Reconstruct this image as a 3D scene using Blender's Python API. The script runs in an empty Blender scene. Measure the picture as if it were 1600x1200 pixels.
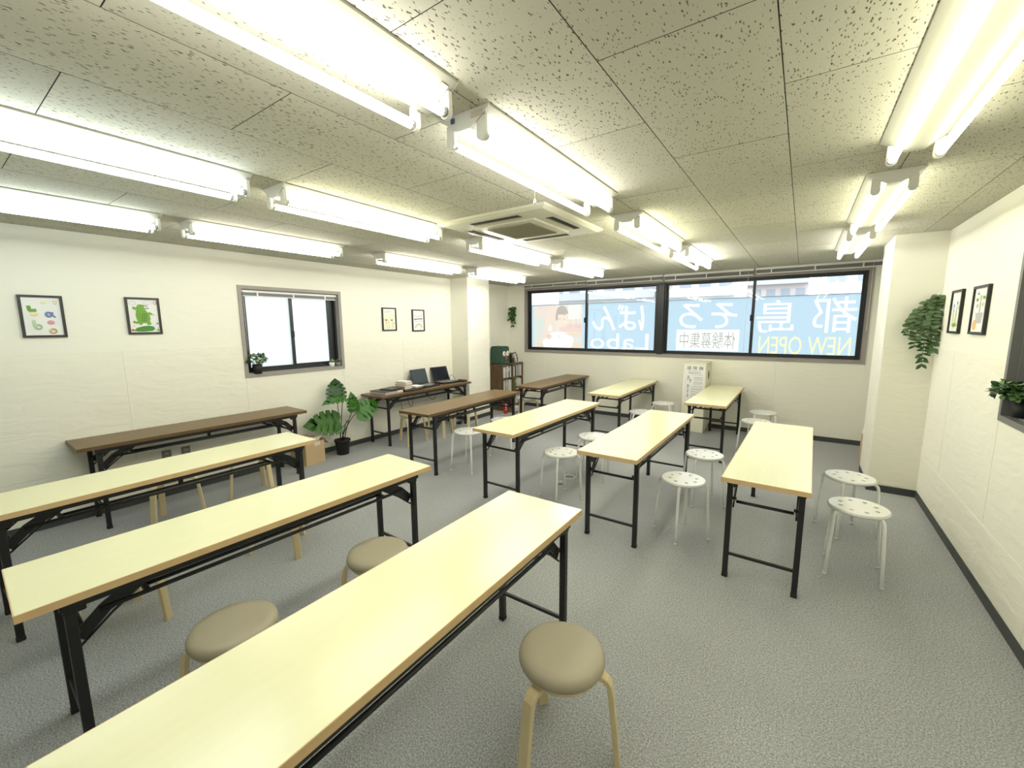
import bpy, bmesh, math, random
from mathutils import Vector, Matrix, Euler
import numpy as np

S = bpy.context.scene
COL = S.collection
R = random.Random(7)
PI = math.pi

# ------------------------------------------------------------------ camera
cd = bpy.data.cameras.new('camera'); cam = bpy.data.objects.new('camera', cd); COL.objects.link(cam)
cd.sensor_fit = 'HORIZONTAL'; cd.sensor_width = 36.0; cd.lens = 36.0 * 652.0856 / 1600.0
cd.clip_start = 0.02; cd.clip_end = 500
yaw, pitch, roll = math.radians(34.71686), math.radians(8.0133), math.radians(0.39018)
fw = Vector((-math.sin(yaw) * math.cos(pitch), math.cos(yaw) * math.cos(pitch), -math.sin(pitch)))
rt = Vector((math.cos(yaw), math.sin(yaw), 0)); dn = fw.cross(rt)
rt2 = math.cos(roll) * rt + math.sin(roll) * dn; dn2 = -math.sin(roll) * rt + math.cos(roll) * dn
cam.matrix_world = Matrix(((rt2.x, -dn2.x, -fw.x, 0), (rt2.y, -dn2.y, -fw.y, 0), (rt2.z, -dn2.z, -fw.z, 1.6216), (0, 0, 0, 1)))
S.camera = cam

# ------------------------------------------------------------------ world, exposure
W = bpy.data.worlds.new('overcast_sky'); S.world = W; W.use_nodes = True
bg = W.node_tree.nodes['Background']; bg.inputs[0].default_value = (0.93, 0.97, 1.0, 1); bg.inputs[1].default_value = 3.3
S.view_settings.view_transform = 'Standard'; S.view_settings.look = 'None'
S.view_settings.exposure = 0.50; S.view_settings.gamma = 1.0; S.view_settings.use_curve_mapping = False
TUBE = 17.0

# ------------------------------------------------------------------ materials
MATS = {}
def newmat(name):
    m = bpy.data.materials.new(name); m.use_nodes = True; MATS[name] = m
    nt = m.node_tree
    return m, nt, nt.nodes['Principled BSDF']

def mat(name, col, rough=0.5, metal=0.0, spec=0.5, var=0.0, vscale=8.0, stretch=(1, 1, 1), bump=0.0, bscale=200.0, coat=0.0):
    """colour with optional noise variation (var) and noise bump; object coordinates"""
    if name in MATS: return MATS[name]
    m, nt, b = newmat(name)
    N, L = nt.nodes, nt.links
    b.inputs['Base Color'].default_value = (*col, 1); b.inputs['Roughness'].default_value = rough
    b.inputs['Metallic'].default_value = metal; b.inputs['Specular IOR Level'].default_value = spec
    if coat: b.inputs['Coat Weight'].default_value = coat
    tc = N.new('ShaderNodeTexCoord'); mp = N.new('ShaderNodeMapping'); mp.inputs['Scale'].default_value = stretch
    L.new(tc.outputs['Object'], mp.inputs['Vector'])
    if var:
        n = N.new('ShaderNodeTexNoise'); n.inputs['Scale'].default_value = vscale; n.inputs['Detail'].default_value = 5
        L.new(mp.outputs['Vector'], n.inputs['Vector'])
        mx = N.new('ShaderNodeMix'); mx.data_type = 'RGBA'
        mx.inputs[6].default_value = (*[max(0, c * (1 - var)) for c in col], 1)
        mx.inputs[7].default_value = (*[min(1, c * (1 + var)) for c in col], 1)
        L.new(n.outputs['Fac'], mx.inputs[0]); L.new(mx.outputs[2], b.inputs['Base Color'])
    if bump:
        n2 = N.new('ShaderNodeTexNoise'); n2.inputs['Scale'].default_value = bscale; n2.inputs['Detail'].default_value = 4
        L.new(mp.outputs['Vector'], n2.inputs['Vector'])
        bp = N.new('ShaderNodeBump'); bp.inputs['Strength'].default_value = bump; bp.inputs['Distance'].default_value = 0.005
        L.new(n2.outputs['Fac'], bp.inputs['Height']); L.new(bp.outputs['Normal'], b.inputs['Normal'])
    return m

def emit(name, col, s):
    m, nt, b = newmat(name)
    b.inputs['Base Color'].default_value = (0.9, 0.9, 0.9, 1)
    b.inputs['Emission Color'].default_value = (*col, 1); b.inputs['Emission Strength'].default_value = s
    return m

def translucent(name, col, gloss=0.0, rough=0.3):
    m, nt, b = newmat(name); N, L = nt.nodes, nt.links
    t = N.new('ShaderNodeBsdfTranslucent'); t.inputs['Color'].default_value = (*col, 1)
    n = N.new('ShaderNodeTexNoise'); n.inputs['Scale'].default_value = 3
    g = N.new('ShaderNodeBsdfPrincipled'); g.inputs['Base Color'].default_value = (*[c * .5 for c in col], 1); g.inputs['Roughness'].default_value = rough
    mx = N.new('ShaderNodeMixShader'); mx.inputs[0].default_value = gloss
    L.new(t.outputs[0], mx.inputs[1]); L.new(g.outputs[0], mx.inputs[2]); L.new(mx.outputs[0], nt.nodes['Material Output'].inputs['Surface'])
    N.remove(n)
    return m

def glass(name, tint=(0.94, 0.97, 0.97)):
    m, nt, b = newmat(name); N, L = nt.nodes, nt.links
    t = N.new('ShaderNodeBsdfTransparent'); t.inputs['Color'].default_value = (*tint, 1)
    g = N.new('ShaderNodeBsdfGlossy'); g.inputs['Roughness'].default_value = 0.02
    f = N.new('ShaderNodeFresnel'); f.inputs['IOR'].default_value = 1.45
    mx = N.new('ShaderNodeMixShader'); L.new(f.outputs[0], mx.inputs[0])
    L.new(t.outputs[0], mx.inputs[1]); L.new(g.outputs[0], mx.inputs[2]); L.new(mx.outputs[0], nt.nodes['Material Output'].inputs['Surface'])
    return m

def carpet():
    m, nt, b = newmat('grey_loop_carpet'); N, L = nt.nodes, nt.links
    tc = N.new('ShaderNodeTexCoord')
    a = N.new('ShaderNodeTexNoise'); a.inputs['Scale'].default_value = 145; a.inputs['Detail'].default_value = 6; a.inputs['Roughness'].default_value = 0.75
    c = N.new('ShaderNodeTexNoise'); c.inputs['Scale'].default_value = 1.1; c.inputs['Detail'].default_value = 3
    d = N.new('ShaderNodeTexVoronoi'); d.inputs['Scale'].default_value = 210
    for n in (a, c, d): L.new(tc.outputs['Object'], n.inputs['Vector'])
    r = N.new('ShaderNodeValToRGB')
    e = r.color_ramp.elements
    e[0].position = 0.37; e[0].color = (0.24, 0.246, 0.25, 1); e[1].position = 0.64; e[1].color = (0.75, 0.765, 0.775, 1)
    k = e.new(0.5); k.color = (0.465, 0.476, 0.485, 1)
    L.new(a.outputs['Fac'], r.inputs[0])
    mx = N.new('ShaderNodeMix'); mx.data_type = 'RGBA'; mx.blend_type = 'MULTIPLY'; mx.inputs[0].default_value = 1
    r2 = N.new('ShaderNodeValToRGB'); r2.color_ramp.elements[0].color = (0.86, 0.86, 0.87, 1); r2.color_ramp.elements[1].color = (1, 1, 1, 1)
    r2.color_ramp.elements[0].position = 0.3; r2.color_ramp.elements[1].position = 0.7
    L.new(c.outputs['Fac'], r2.inputs[0]); L.new(r.outputs[0], mx.inputs[6]); L.new(r2.outputs[0], mx.inputs[7])
    mx2 = N.new('ShaderNodeMix'); mx2.data_type = 'RGBA'; mx2.blend_type = 'MULTIPLY'; mx2.inputs[0].default_value = 0.5
    r3 = N.new('ShaderNodeValToRGB'); r3.color_ramp.elements[0].color = (1, 1, 1, 1); r3.color_ramp.elements[1].color = (0.55, 0.55, 0.55, 1); r3.color_ramp.elements[1].position = 0.8
    L.new(d.outputs['Distance'], r3.inputs[0]); L.new(mx.outputs[2], mx2.inputs[6]); L.new(r3.outputs[0], mx2.inputs[7])
    L.new(mx2.outputs[2], b.inputs['Base Color'])
    bp = N.new('ShaderNodeBump'); bp.inputs['Strength'].default_value = 0.35; bp.inputs['Distance'].default_value = 0.004
    L.new(a.outputs['Fac'], bp.inputs['Height']); L.new(bp.outputs['Normal'], b.inputs['Normal'])
    b.inputs['Roughness'].default_value = 0.95; b.inputs['Specular IOR Level'].default_value = 0.1
    return m

def ceilboard():
    """rock wool board with wormhole fissures running along y"""
    m, nt, b = newmat('fissured_ceiling_board'); N, L = nt.nodes, nt.links
    tc = N.new('ShaderNodeTexCoord'); oi = N.new('ShaderNodeObjectInfo')
    off = N.new('ShaderNodeVectorMath'); off.operation = 'ADD'
    cx = N.new('ShaderNodeCombineXYZ'); ml = N.new('ShaderNodeMath'); ml.operation = 'MULTIPLY'; ml.inputs[1].default_value = 37.0
    L.new(oi.outputs['Random'], ml.inputs[0]); L.new(ml.outputs[0], cx.inputs[0]); L.new(ml.outputs[0], cx.inputs[1])
    L.new(tc.outputs['Object'], off.inputs[0]); L.new(cx.outputs[0], off.inputs[1])
    nz = N.new('ShaderNodeTexNoise'); nz.inputs['Scale'].default_value = 55; nz.inputs['Detail'].default_value = 2
    L.new(off.outputs[0], nz.inputs['Vector'])
    sub = N.new('ShaderNodeVectorMath'); sub.operation = 'SUBTRACT'; sub.inputs[1].default_value = (0.5, 0.5, 0.5)
    L.new(nz.outputs['Color'], sub.inputs[0])
    sc = N.new('ShaderNodeVectorMath'); sc.operation = 'SCALE'; sc.inputs['Scale'].default_value = 0.018
    L.new(sub.outputs[0], sc.inputs[0])
    ad = N.new('ShaderNodeVectorMath'); ad.operation = 'ADD'; L.new(off.outputs[0], ad.inputs[0]); L.new(sc.outputs[0], ad.inputs[1])
    mp = N.new('ShaderNodeMapping'); mp.inputs['Scale'].default_value = (118, 36, 0.01); L.new(ad.outputs[0], mp.inputs['Vector'])
    v = N.new('ShaderNodeTexVoronoi'); v.voronoi_dimensions = '2D'; v.inputs['Scale'].default_value = 1.0; L.new(mp.outputs[0], v.inputs['Vector'])
    # per-cell radius threshold
    sep = N.new('ShaderNodeSeparateColor'); L.new(v.outputs['Color'], sep.inputs[0])
    mr = N.new('ShaderNodeMapRange'); mr.inputs[1].default_value = 0.35; mr.inputs[2].default_value = 1.0; mr.inputs[3].default_value = 0.0; mr.inputs[4].default_value = 0.30
    L.new(sep.outputs[0], mr.inputs[0])
    dens = N.new('ShaderNodeMapRange'); dens.inputs[3].default_value = 0.78; dens.inputs[4].default_value = 1.08; L.new(oi.outputs['Random'], dens.inputs[0])
    thr = N.new('ShaderNodeMath'); thr.operation = 'MULTIPLY'; L.new(mr.outputs[0], thr.inputs[0]); L.new(dens.outputs[0], thr.inputs[1])
    df = N.new('ShaderNodeMath'); df.operation = 'SUBTRACT'; L.new(thr.outputs[0], df.inputs[0]); L.new(v.outputs['Distance'], df.inputs[1])
    st = N.new('ShaderNodeMapRange'); st.inputs[1].default_value = -0.03; st.inputs[2].default_value = 0.06; L.new(df.outputs[0], st.inputs[0])
    tone = N.new('ShaderNodeMapRange'); tone.inputs[3].default_value = 0.94; tone.inputs[4].default_value = 1.06; L.new(oi.outputs['Random'], tone.inputs[0])
    fine = N.new('ShaderNodeTexNoise'); fine.inputs['Scale'].default_value = 160; fine.inputs['Detail'].default_value = 3; L.new(off.outputs[0], fine.inputs['Vector'])
    base = N.new('ShaderNodeMix'); base.data_type = 'RGBA'; base.inputs[6].default_value = (*CEIL_A, 1); base.inputs[7].default_value = (*CEIL_B, 1)
    L.new(fine.outputs['Fac'], base.inputs[0])
    bt = N.new('ShaderNodeVectorMath'); bt.operation = 'SCALE'; L.new(base.outputs[2], bt.inputs[0]); L.new(tone.outputs[0], bt.inputs['Scale'])
    mx = N.new('ShaderNodeMix'); mx.data_type = 'RGBA'; L.new(st.outputs[0], mx.inputs[0]); L.new(bt.outputs[0], mx.inputs[6]); mx.inputs[7].default_value = (0.13, 0.12, 0.09, 1)
    L.new(mx.outputs[2], b.inputs['Base Color'])
    inv = N.new('ShaderNodeMath'); inv.operation = 'SUBTRACT'; inv.inputs[0].default_value = 1; L.new(st.outputs[0], inv.inputs[1])
    bp = N.new('ShaderNodeBump'); bp.inputs['Strength'].default_value = 0.5; bp.inputs['Distance'].default_value = 0.004
    L.new(inv.outputs[0], bp.inputs['Height']); L.new(bp.outputs['Normal'], b.inputs['Normal'])
    b.inputs['Roughness'].default_value = 0.9; b.inputs['Specular IOR Level'].default_value = 0.15
    return m

def woodtop(name, c0, c1, rough, scale=(34, 1.6, 10), spec=0.5):
    m, nt, b = newmat(name); N, L = nt.nodes, nt.links
    tc = N.new('ShaderNodeTexCoord'); mp = N.new('ShaderNodeMapping'); mp.inputs['Scale'].default_value = scale
    L.new(tc.outputs['Object'], mp.inputs['Vector'])
    n = N.new('ShaderNodeTexNoise'); n.inputs['Scale'].default_value = 1.5; n.inputs['Detail'].default_value = 6; n.inputs['Distortion'].default_value = 0.6
    L.new(mp.outputs[0], n.inputs['Vector'])
    r = N.new('ShaderNodeValToRGB'); r.color_ramp.elements[0].color = (*c0, 1); r.color_ramp.elements[1].color = (*c1, 1)
    r.color_ramp.elements[0].position = 0.3; r.color_ramp.elements[1].position = 0.7
    L.new(n.outputs['Fac'], r.inputs[0]); L.new(r.outputs[0], b.inputs['Base Color'])
    b.inputs['Roughness'].default_value = rough; b.inputs['Specular IOR Level'].default_value = spec
    return m

def wallcloth(name, col, wr=0.35):
    """cream wall vinyl with faint horizontal wrinkles"""
    m, nt, b = newmat(name); N, L = nt.nodes, nt.links
    tc = N.new('ShaderNodeTexCoord'); mp = N.new('ShaderNodeMapping'); mp.inputs['Scale'].default_value = (1.4, 1.4, 4.5)
    L.new(tc.outputs['Object'], mp.inputs['Vector'])
    n = N.new('ShaderNodeTexNoise'); n.inputs['Scale'].default_value = 2.2; n.inputs['Detail'].default_value = 4; n.inputs['Distortion'].default_value = 0.8
    L.new(mp.outputs[0], n.inputs['Vector'])
    f = N.new('ShaderNodeTexNoise'); f.inputs['Scale'].default_value = 240; L.new(tc.outputs['Object'], f.inputs['Vector'])
    ad = N.new('ShaderNodeMath'); ad.operation = 'MULTIPLY_ADD'; ad.inputs[1].default_value = 0.03; L.new(f.outputs['Fac'], ad.inputs[0]); L.new(n.outputs['Fac'], ad.inputs[2])
    bp = N.new('ShaderNodeBump'); bp.inputs['Strength'].default_value = wr; bp.inputs['Distance'].default_value = 0.03
    L.new(ad.outputs[0], bp.inputs['Height']); L.new(bp.outputs['Normal'], b.inputs['Normal'])
    b.inputs['Base Color'].default_value = (*col, 1); b.inputs['Roughness'].default_value = 0.65; b.inputs['Specular IOR Level'].default_value = 0.25
    return m

CEIL_A, CEIL_B = (0.50, 0.485, 0.40), (0.59, 0.575, 0.48)
WALLC = (0.88, 0.867, 0.775)
M_wall = wallcloth('cream_wallpaper', WALLC, 0.10)
M_panel = wallcloth('cream_wall_vinyl', (0.868, 0.85, 0.75), 0.28)
M_carpet = carpet(); M_ceil = ceilboard()
M_void = mat('raw_board_edge', (0.12, 0.115, 0.095), 0.9)
M_base = mat('dark_vinyl_baseboard', (0.055, 0.06, 0.06), 0.5, var=0.1)
M_trim = mat('taupe_window_trim', (0.33, 0.30, 0.285), 0.5, var=0.05)
M_alu = mat('dark_bronze_aluminium', (0.018, 0.02, 0.024), 0.35, var=0.1)
M_white = mat('white_enamel', (0.86, 0.86, 0.83), 0.35, var=0.02)
M_housing = mat('dimmed_white_enamel', (0.38, 0.37, 0.31), 0.45, var=0.03)  # white paint, darkened in its colour to hold back the tubes' glare
M_socket = mat('white_plastic_socket', (0.8, 0.79, 0.74), 0.45)
M_silver = mat('brushed_metal_cap', (0.6, 0.6, 0.6), 0.3, metal=0.9)
M_black = mat('black_steel', (0.012, 0.012, 0.013), 0.42, var=0.1)
M_rubber = mat('black_rubber', (0.015, 0.015, 0.015), 0.8)
M_cream = woodtop('cream_laminate', (0.89, 0.865, 0.545), (0.91, 0.885, 0.575), 0.24, spec=0.9)
M_beige = mat('light_brown_edge', (0.68, 0.475, 0.245), 0.5, var=0.12, vscale=20)
M_brown = woodtop('walnut_laminate', (0.145, 0.085, 0.031), (0.225, 0.14, 0.06), 0.34, spec=0.3)
M_bedge = mat('dark_walnut_edge', (0.13, 0.075, 0.032), 0.45, var=0.15, vscale=20)
M_under = mat('dark_underside', (0.05, 0.045, 0.04), 0.8)
M_stool = mat('white_powder_coat', (0.92, 0.92, 0.905), 0.3, var=0.015, coat=0.4)
M_taupe = mat('taupe_leatherette', (0.405, 0.36, 0.26), 0.5, var=0.06, bump=0.15, bscale=500)
M_lightpad = mat('pale_grey_leatherette', (0.62, 0.6, 0.55), 0.5, var=0.04)
M_birch = mat('bent_birch_plywood', (0.70, 0.58, 0.345), 0.45, var=0.1, vscale=6, stretch=(12, 12, 1.5))
M_leaf = mat('glossy_green_leaf', (0.036, 0.145, 0.012), 0.34, var=0.35, vscale=14)
M_leafd = mat('dark_green_leaf', (0.028, 0.085, 0.022), 0.30, var=0.3, vscale=14)
M_euc = mat('grey_green_leaf', (0.115, 0.185, 0.085), 0.5, var=0.3, vscale=20)
M_small = mat('mid_green_leaf', (0.10, 0.20, 0.065), 0.5, var=0.35, vscale=40)
M_pale = mat('pale_green_leaf', (0.36, 0.46, 0.25), 0.5, var=0.25, vscale=40)
M_stem = mat('dark_stem', (0.035, 0.04, 0.02), 0.6)
M_pot = mat('black_plastic_pot', (0.012, 0.012, 0.013), 0.6)
M_soil = mat('dark_soil', (0.03, 0.022, 0.015), 0.95, bump=0.5, bscale=120)
M_card = mat('brown_cardboard', (0.56, 0.41, 0.235), 0.8, var=0.06)
M_tape = mat('beige_tape', (0.72, 0.64, 0.5), 0.35)
M_paper = mat('white_paper', (0.85, 0.85, 0.84), 0.7, var=0.02)
M_frame = mat('black_picture_frame', (0.015, 0.013, 0.012), 0.4)
M_shelf = woodtop('walnut_shelf_board', (0.095, 0.058, 0.028), (0.16, 0.105, 0.055), 0.5, (20, 20, 2))
M_darkplastic = mat('black_plastic', (0.014, 0.014, 0.016), 0.4)
M_screen = mat('dark_grey_screen', (0.035, 0.047, 0.052), 0.25)
M_key = mat('grey_keys', (0.3, 0.31, 0.31), 0.5)
M_owl = mat('dark_green_felt', (0.042, 0.088, 0.062), 0.85, var=0.15)
M_orange = mat('orange_felt', (0.55, 0.17, 0.06), 0.8)
M_red = mat('red_plastic', (0.55, 0.03, 0.03), 0.4)
M_cord = mat('white_cord', (0.75, 0.74, 0.7), 0.5)
M_device = mat('ivory_painted_steel', (0.84, 0.81, 0.67), 0.45, var=0.02)
M_ink = mat('dark_print', (0.03, 0.03, 0.035), 0.7)
M_inkg = mat('grey_print', (0.33, 0.33, 0.34), 0.7)
M_grey = mat('grey_plastic', (0.22, 0.21, 0.19), 0.5)
M_glass = glass('clear_glass')
M_frost = translucent('frosted_wired_glass', (0.585, 0.62, 0.622), 0.10, 0.35)
M_blind = mat('grey_blind_slats', (0.26, 0.26, 0.27), 0.45)
M_blindw = mat('white_blind_rail', (0.85, 0.85, 0.83), 0.4)
M_slot = mat('dark_air_slot', (0.012, 0.012, 0.012), 0.7)
M_acw = mat('warm_white_plastic', (0.62, 0.60, 0.49), 0.4)
M_grille = mat('grey_mesh_grille', (0.30, 0.28, 0.20), 0.7, var=0.1, vscale=60)
TUBES = {}
def tube_mat(kind, f):
    """lamps of different colour"""
    if (kind, f) not in TUBES:
        TUBES[kind, f] = emit('%s_fluorescent_tube' % {'w': 'warm', 'y': 'yellowish', 'c': 'cool'}[kind], {'w': (1.0, .985, .90), 'y': (1.0, .985, .72), 'c': (.86, .98, 1.0)}[kind], TUBE * f)
    return TUBES[kind, f]

# ------------------------------------------------------------------ mesh helpers
class MB:
    def __init__(s): s.v = []; s.f = []; s.mi = []; s.sm = []
    def add(s, vs, fs, mi=0, smooth=False):
        o = len(s.v); s.v += [tuple(v) for v in vs]; s.f += [tuple(i + o for i in f) for f in fs]
        s.mi += [mi] * len(fs); s.sm += [smooth] * len(fs); return s
    def box(s, lo, hi, mi=0, M=None, b=0.0):
        x0, y0, z0 = lo; x1, y1, z1 = hi
        if b > 0:
            bm = bmesh.new(); bmesh.ops.create_cube(bm, size=1)
            for v in bm.verts: v.co = Vector(((x0 + x1) / 2 + v.co.x * (x1 - x0), (y0 + y1) / 2 + v.co.y * (y1 - y0), (z0 + z1) / 2 + v.co.z * (z1 - z0)))
            bmesh.ops.bevel(bm, geom=list(bm.edges), offset=b, segments=1, affect='EDGES')
            bm.verts.index_update()
            vs = [v.co.copy() for v in bm.verts]; fs = [[v.index for v in f.verts] for f in bm.faces]; bm.free()
        else:
            vs = [Vector(q) for q in ((x0, y0, z0), (x1, y0, z0), (x1, y1, z0), (x0, y1, z0), (x0, y0, z1), (x1, y0, z1), (x1, y1, z1), (x0, y1, z1))]
            fs = [(3, 2, 1, 0), (4, 5, 6, 7), (0, 1, 5, 4), (1, 2, 6, 5), (2, 3, 7, 6), (3, 0, 4, 7)]
        if M is not None: vs = [M @ v for v in vs]
        return s.add(vs, fs, mi)
    def cbox(s, c, size, mi=0, rot=(0, 0, 0), b=0.0):
        M = Matrix.Translation(c) @ Euler(rot).to_matrix().to_4x4()
        h = [d / 2 for d in size]
        return s.box([-q for q in h], h, mi, M, b)
    def lathe(s, prof, n=24, c=(0, 0, 0), mi=0, smooth=True, cap=True):
        vs, fs = [], []
        for r, z in prof:
            for k in range(n):
                a = 2 * PI * k / n; vs.append((c[0] + r * math.cos(a), c[1] + r * math.sin(a), c[2] + z))
        for i in range(len(prof) - 1):
            for k in range(n):
                fs.append((i * n + k, i * n + (k + 1) % n, (i + 1) * n + (k + 1) % n, (i + 1) * n + k))
        if cap:
            fs.append(tuple(range(n - 1, -1, -1))); fs.append(tuple((len(prof) - 1) * n + k for k in range(n)))
        return s.add(vs, fs, mi, smooth)
    def tube(s, pts, r, n=8, mi=0, smooth=True, ell=None, up=None):
        """round tube through points; ell=(a,b) gives a rectangular strip of half sizes a (along side) and b"""
        pts = [Vector(p) for p in pts]; rr = r if isinstance(r, (list, tuple)) else [r] * len(pts)
        vs, fs = [], []; prev = None
        for i, p in enumerate(pts):
            t = (pts[min(i + 1, len(pts) - 1)] - pts[max(i - 1, 0)]).normalized()
            u0 = Vector(up) if up else (prev if prev is not None else (Vector((0, 0, 1)) if abs(t.z) < 0.9 else Vector((1, 0, 0))))
            sd = t.cross(u0).normalized(); u = sd.cross(t).normalized(); prev = u
            if ell:
                a, b = ell
                for (ca, cb) in ((-1, -.75), (-.8, -1), (.8, -1), (1, -.75), (1, .75), (.8, 1), (-.8, 1), (-1, .75)):
                    vs.append(p + sd * a * ca + u * b * cb)
            else:
                for k in range(n):
                    a = 2 * PI * k / n; vs.append(p + (sd * math.cos(a) + u * math.sin(a)) * rr[i])
        m = 8 if ell else n
        for i in range(len(pts) - 1):
            for k in range(m): fs.append((i * m + k, i * m + (k + 1) % m, (i + 1) * m + (k + 1) % m, (i + 1) * m + k))
        fs.append(tuple(range(m - 1, -1, -1))); fs.append(tuple((len(pts) - 1) * m + k for k in range(m)))
        return s.add(vs, fs, mi, smooth and not ell)
    def prism(s, poly, axis, d0, d1, mi=0):
        """extrude a 2D polygon along an axis: axis 'x': poly=(y,z), 'y': (x,z), 'z': (x,y)"""
        def P(a, b, d): return {'x': (d, a, b), 'y': (a, d, b), 'z': (a, b, d)}[axis]
        n = len(poly)
        vs = [P(a, b, d0) for a, b in poly] + [P(a, b, d1) for a, b in poly]
        fs = [tuple(range(n)), tuple(range(2 * n - 1, n - 1, -1))] + [(i, i + n, (i + 1) % n + n, (i + 1) % n) for i in range(n)]
        return s.add(vs, fs, mi)
    def ring(s, axis, a0, b0, a1, b1, w, d0, d1, mi=0):
        """rectangular frame made of four mitred bars"""
        for q in (((a0, b0), (a1, b0), (a1 - w, b0 + w), (a0 + w, b0 + w)), ((a1, b0), (a1, b1), (a1 - w, b1 - w), (a1 - w, b0 + w)),
                  ((a1, b1), (a0, b1), (a0 + w, b1 - w), (a1 - w, b1 - w)), ((a0, b1), (a0, b0), (a0 + w, b0 + w), (a0 + w, b1 - w))):
            s.prism(q, axis, d0, d1, mi)
        return s
    def mesh(s, name, mats):
        me = bpy.data.meshes.new(name); me.from_pydata(s.v, [], s.f)
        for m in (mats if isinstance(mats, (list, tuple)) else [mats]): me.materials.append(m)
        me.polygons.foreach_set('material_index', s.mi); me.polygons.foreach_set('use_smooth', s.sm)
        bm = bmesh.new(); bm.from_mesh(me); bmesh.ops.recalc_face_normals(bm, faces=bm.faces); bm.to_mesh(me); bm.free()
        me.update(); return me
    def build(s, name, mats, parent=None, loc=None, rot=None):
        return link(name, s.mesh(name, mats), parent, loc, rot)

def link(name, me, parent=None, loc=None, rot=None):
    o = bpy.data.objects.new(name, me); COL.objects.link(o)
    if parent is not None: o.parent = parent
    if loc is not None: o.location = loc
    if rot is not None: o.rotation_euler = rot
    return o
def thing(name, label, cat, loc=(0, 0, 0), rz=0.0, group=None):
    o = bpy.data.objects.new(name, None); COL.objects.link(o); o.empty_display_size = 0.1
    o.location = loc; o.rotation_euler = (0, 0, rz); o['label'] = label; o['category'] = cat; o['kind'] = 'thing'
    if group: o['group'] = group
    return o
def tag(o, label, cat, group=None, kind='thing'):
    o['label'] = label; o['category'] = cat; o['kind'] = kind
    if group: o['group'] = group
    return o
def structure(o, label, cat): return tag(o, label, cat, None, 'structure')
KIDS = {}
def dup(src, loc, rz, label, group=None):
    kids = [c for c in COL.objects if c.parent is src]
    r = src.copy(); COL.objects.link(r); r.location = loc; r.rotation_euler = (0, 0, rz); r['label'] = label
    if group: r['group'] = group
    for c in kids:
        k = c.copy(); COL.objects.link(k); k.parent = r
        for g in [q for q in COL.objects if q.parent is c]:
            h = g.copy(); COL.objects.link(h); h.parent = k
    return r
def textmesh(txt, bold=0.0):
    c = bpy.data.curves.new('t', 'FONT'); c.body = txt; c.resolution_u = 3; c.offset = bold
    o = bpy.data.objects.new('t', c); COL.objects.link(o)
    dg = bpy.context.evaluated_depsgraph_get(); me = bpy.data.meshes.new_from_object(o.evaluated_get(dg))
    bpy.data.objects.remove(o); return me
def textobj(name, txt, m, x0, z0, x1, z1, y, parent, face=-1, bold=0.0):
    """flat lettering on an x-z plane filling the box; face=-1 reads when looking along +y, +1 from the other side"""
    me = textmesh(txt, bold)
    xs = [v.co.x for v in me.vertices]; ys = [v.co.y for v in me.vertices]
    ax, bx, ay, by = min(xs), max(xs), min(ys), max(ys)
    for v in me.vertices:
        u = (v.co.x - ax) / (bx - ax); w = (v.co.y - ay) / (by - ay)
        v.co = Vector((x0 + (x1 - x0) * u if face < 0 else x1 - (x1 - x0) * u, y, z0 + (z1 - z0) * w))
    me.materials.clear(); me.materials.append(m)
    return link(name, me, parent)

# ------------------------------------------------------------------ room shell
XL, XR, YB, YF, HC = -4.967, 0.982, 7.066, -2.2, 2.404
T = 0.14
floor = structure(MB().box((XL - T, YF - T, -0.1), (XR + T, YB + T, 0)).build('floor', M_carpet), 'speckled grey carpet covering the whole room floor', 'floor')
ceiling = structure(MB().box((XL - T, YF - T, HC + 0.014), (XR + T, YB + T, HC + 0.1)).build('ceiling', M_void), 'fissured off-white board ceiling of the room', 'ceiling')
# ceiling boards: strips along y, joints staggered by half a board
PX, PY = 0.4575, 0.91
def boardmesh(w, h):
    m = MB().box((-w / 2, -h / 2, 0), (w / 2, h / 2, 0.012)); m.mi = [0, 0, 1, 1, 1, 1]
    return m.mesh('ceiling_board', [M_ceil, M_void])
full = None
k = -13
xs = []
x = -0.11 - PX * 11
while x < XR: xs.append(x); x += PX
for i, xa in enumerate(xs):
    odd = (round((xa + 0.11) / PX)) % 2
    off = 0.37 if odd else 0.84
    # strip starting at -0.57 (k=-1) has its joints at 0.37; -0.11 (k=0) at 0.84
    y = off - 4 * PY
    while y < YB:
        x0, x1, y0, y1 = max(xa, XL), min(xa + PX, XR), max(y, YF), min(y + PY, YB)
        y += PY
        if x1 - x0 < 0.02 or y1 - y0 < 0.02: continue
        g = 0.0016
        w, h = x1 - x0 - 2 * g, y1 - y0 - 2 * g
        if abs(w - (PX - 2 * g)) < 1e-4 and abs(h - (PY - 2 * g)) < 1e-4:
            if full is None: full = boardmesh(w, h)
            me = full
        else: me = boardmesh(w, h)
        link('ceiling_board', me, ceiling, ((x0 + x1) / 2, (y0 + y1) / 2, HC + R.uniform(0, 0.0004)))

def wall_x(name, xin, out, holes, label, y0=YF, y1=YB):
    """wall on plane x=xin, solid towards out (+1/-1); one hole (ya,yb,za,zb) at most"""
    m = MB(); xo = xin + out * T; a, b = min(xin, xo), max(xin, xo)
    if holes:
        ya, yb, za, zb = holes
        m.box((a, y0, 0), (b, ya, HC)).box((a, yb, 0), (b, y1, HC)).box((a, ya, 0), (b, yb, za)).box((a, ya, zb), (b, yb, HC))
    else: m.box((a, y0, 0), (b, y1, HC))
    return structure(m.build(name, M_wall), label, 'wall')
LW = (2.095, 3.235, 1.105, 2.03)
RW = (2.40, 3.545, 1.085, 2.04)
BW = (-4.535, 0.655, 1.125, 2.30)
wl = wall_x('wall_left', XL, -1, LW, 'long cream wall with crocodile drawing and small frosted window')
wr = wall_x('wall_right', XR, 1, RW, 'cream wall with two framed pictures beside plant pillar')
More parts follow.
